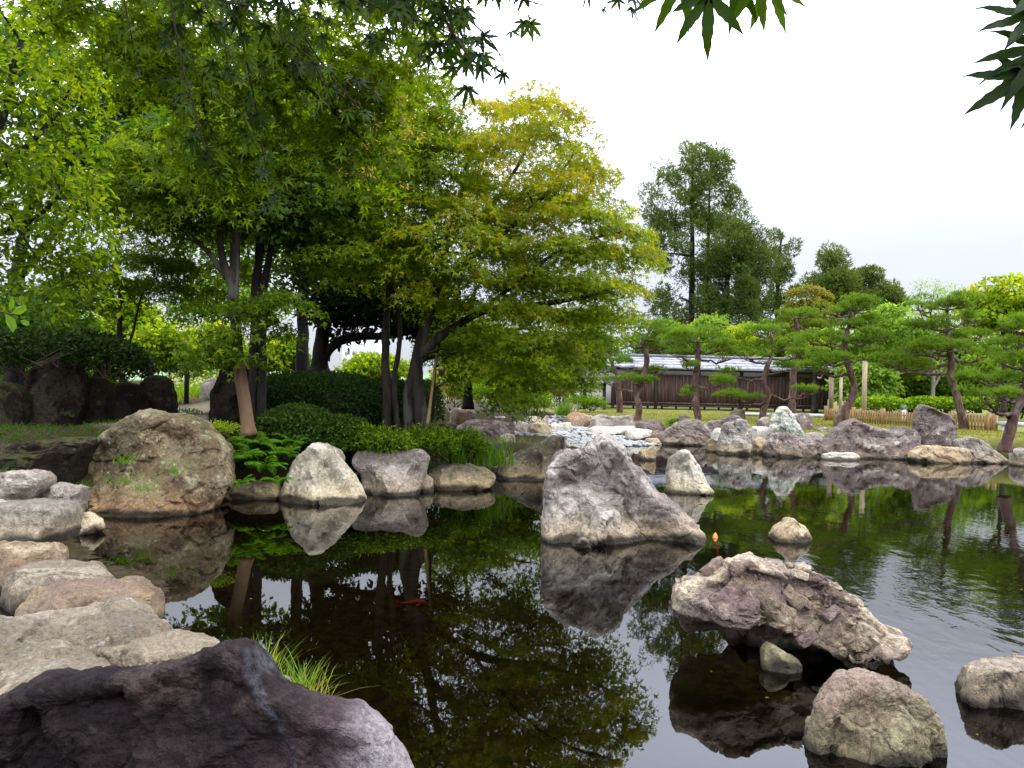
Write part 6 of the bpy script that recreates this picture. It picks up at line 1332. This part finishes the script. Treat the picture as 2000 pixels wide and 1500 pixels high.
C = np.stack([X_, Y_, ground_z(X_, Y_) - .01], -1); n = len(C); a = rg.uniform(0, 6.28, n); hh = rg.uniform(.03, .085, n)
V = np.stack([C + np.stack([np.cos(a), np.sin(a), 0 * a], -1) * .012, C - np.stack([np.cos(a), np.sin(a), 0 * a], -1) * .012, C + np.stack([rg.normal(size=n) * .03, rg.normal(size=n) * .03, hh], -1)], 1).reshape(-1, 3)
mb.add(V, None, np.arange(3 * n).reshape(-1, 3), np.repeat(rg.uniform(0, 1, n), 3)); tag(obj('lawn_grass', mb.mesh('lawn_grass'), M['lawn_blade']), 'short yellowish lawn grass under the pines', 'grass', kind='stuff')
mb = MB(); X_ = rg.uniform(-10, 2, 26000); Y_ = rg.uniform(8, 17, 26000); s1 = pond_sd(X_, Y_); keep = (s1 > .25) & (np.abs(X_ / Y_) < .75); X_, Y_ = X_[keep], Y_[keep]
C = np.stack([X_, Y_, ground_z(X_, Y_) - .01], -1); cl_ = fbm(np.stack([X_, Y_, 0 * X_], -1) * .9, 3); C = C[cl_ > -.1]
blades(mb, C, .1, .014, .7, rg, rg.uniform(0, .12, len(C)), .6); tag(obj('ground_cover', mb.mesh('ground_cover'), M['blade']), 'short dark grass and moss covering the left bank', 'grass', kind='stuff')

# fallen leaves and seeds adrift on the pond
mb = MB(); n = 130; X_ = rg.uniform(-4, 9, 900); Y_ = rg.uniform(3.5, 17, 900); ok = (pond_sd(X_, Y_) < -.15) & (fbm(np.stack([X_, Y_, 0 * X_], -1) * .5, 2) > .1); C = np.stack([X_[ok], Y_[ok], np.full(ok.sum(), .003)], -1)[:n]
scatter(mb, T_STAR, C, rg.normal(size=C.shape) * (1, 1, 0), np.tile((0., 0, 1), (len(C), 1)), rg.uniform(.012, .03, len(C)), rg.uniform(.3, 1, len(C)))
tag(obj('floating_leaves', mb.mesh('floating_leaves'), M['yellow']), 'tiny fallen leaves adrift on the pond', 'leaves', kind='stuff')
# the sprig of pale leaves reaching in at the left edge
b = W(-60, 590, 3.0); o = empty('leaf_sprig', b); tag(o, 'sprig of pale green leaves entering at the left edge', 'sprig')
P = np.array([W(-60, 590, 3.0), W(-20, 605, 2.95), W(15, 612, 2.9), (W(40, 628, 2.9))]); mb = MB(); mb.tube(catmull(P) - b, np.linspace(.004, .0015, 19), 5)
mb.tube(np.array([W(-60, 590, 3.0), W(-220, 480, 3.3), W(-420, 500, 3.6), W(-430, 800, 3.9), W(-430, 1100, 4.0)]) - b, np.array([.004, .007, .012, .016, .02]), 5); obj('stem', mb.mesh('stem'), M['twig'], o)
for px, py, ang, s in [(18, 606, -75, 24), (22, 612, -25, 34), (10, 612, 60, 40), (38, 626, 20, 22), (-8, 600, 100, 30), (-20, 604, -60, 26)]:
    a = math.radians(ang); q = W(px, py, 2.9) - b; mb = MB(); L = s * 2.9 / F * 1.1; V0 = T_OVAL[0] * L
    ca, sa = math.cos(a), math.sin(a); Vv = np.stack([V0[:, 0] * ca + V0[:, 1] * sa, V0[:, 2] * 2, -V0[:, 0] * sa + V0[:, 1] * ca], -1) + q
    mb.add(Vv, T_OVAL[1], None, .75); obj('leaf', mb.mesh('leaf'), M['fern'], o)

for ob in list(bpy.data.objects):
    if ob.type == 'MESH' and ob.parent is None and 'kind' not in ob and 'label' not in ob: print('UNLABELLED', ob.name)
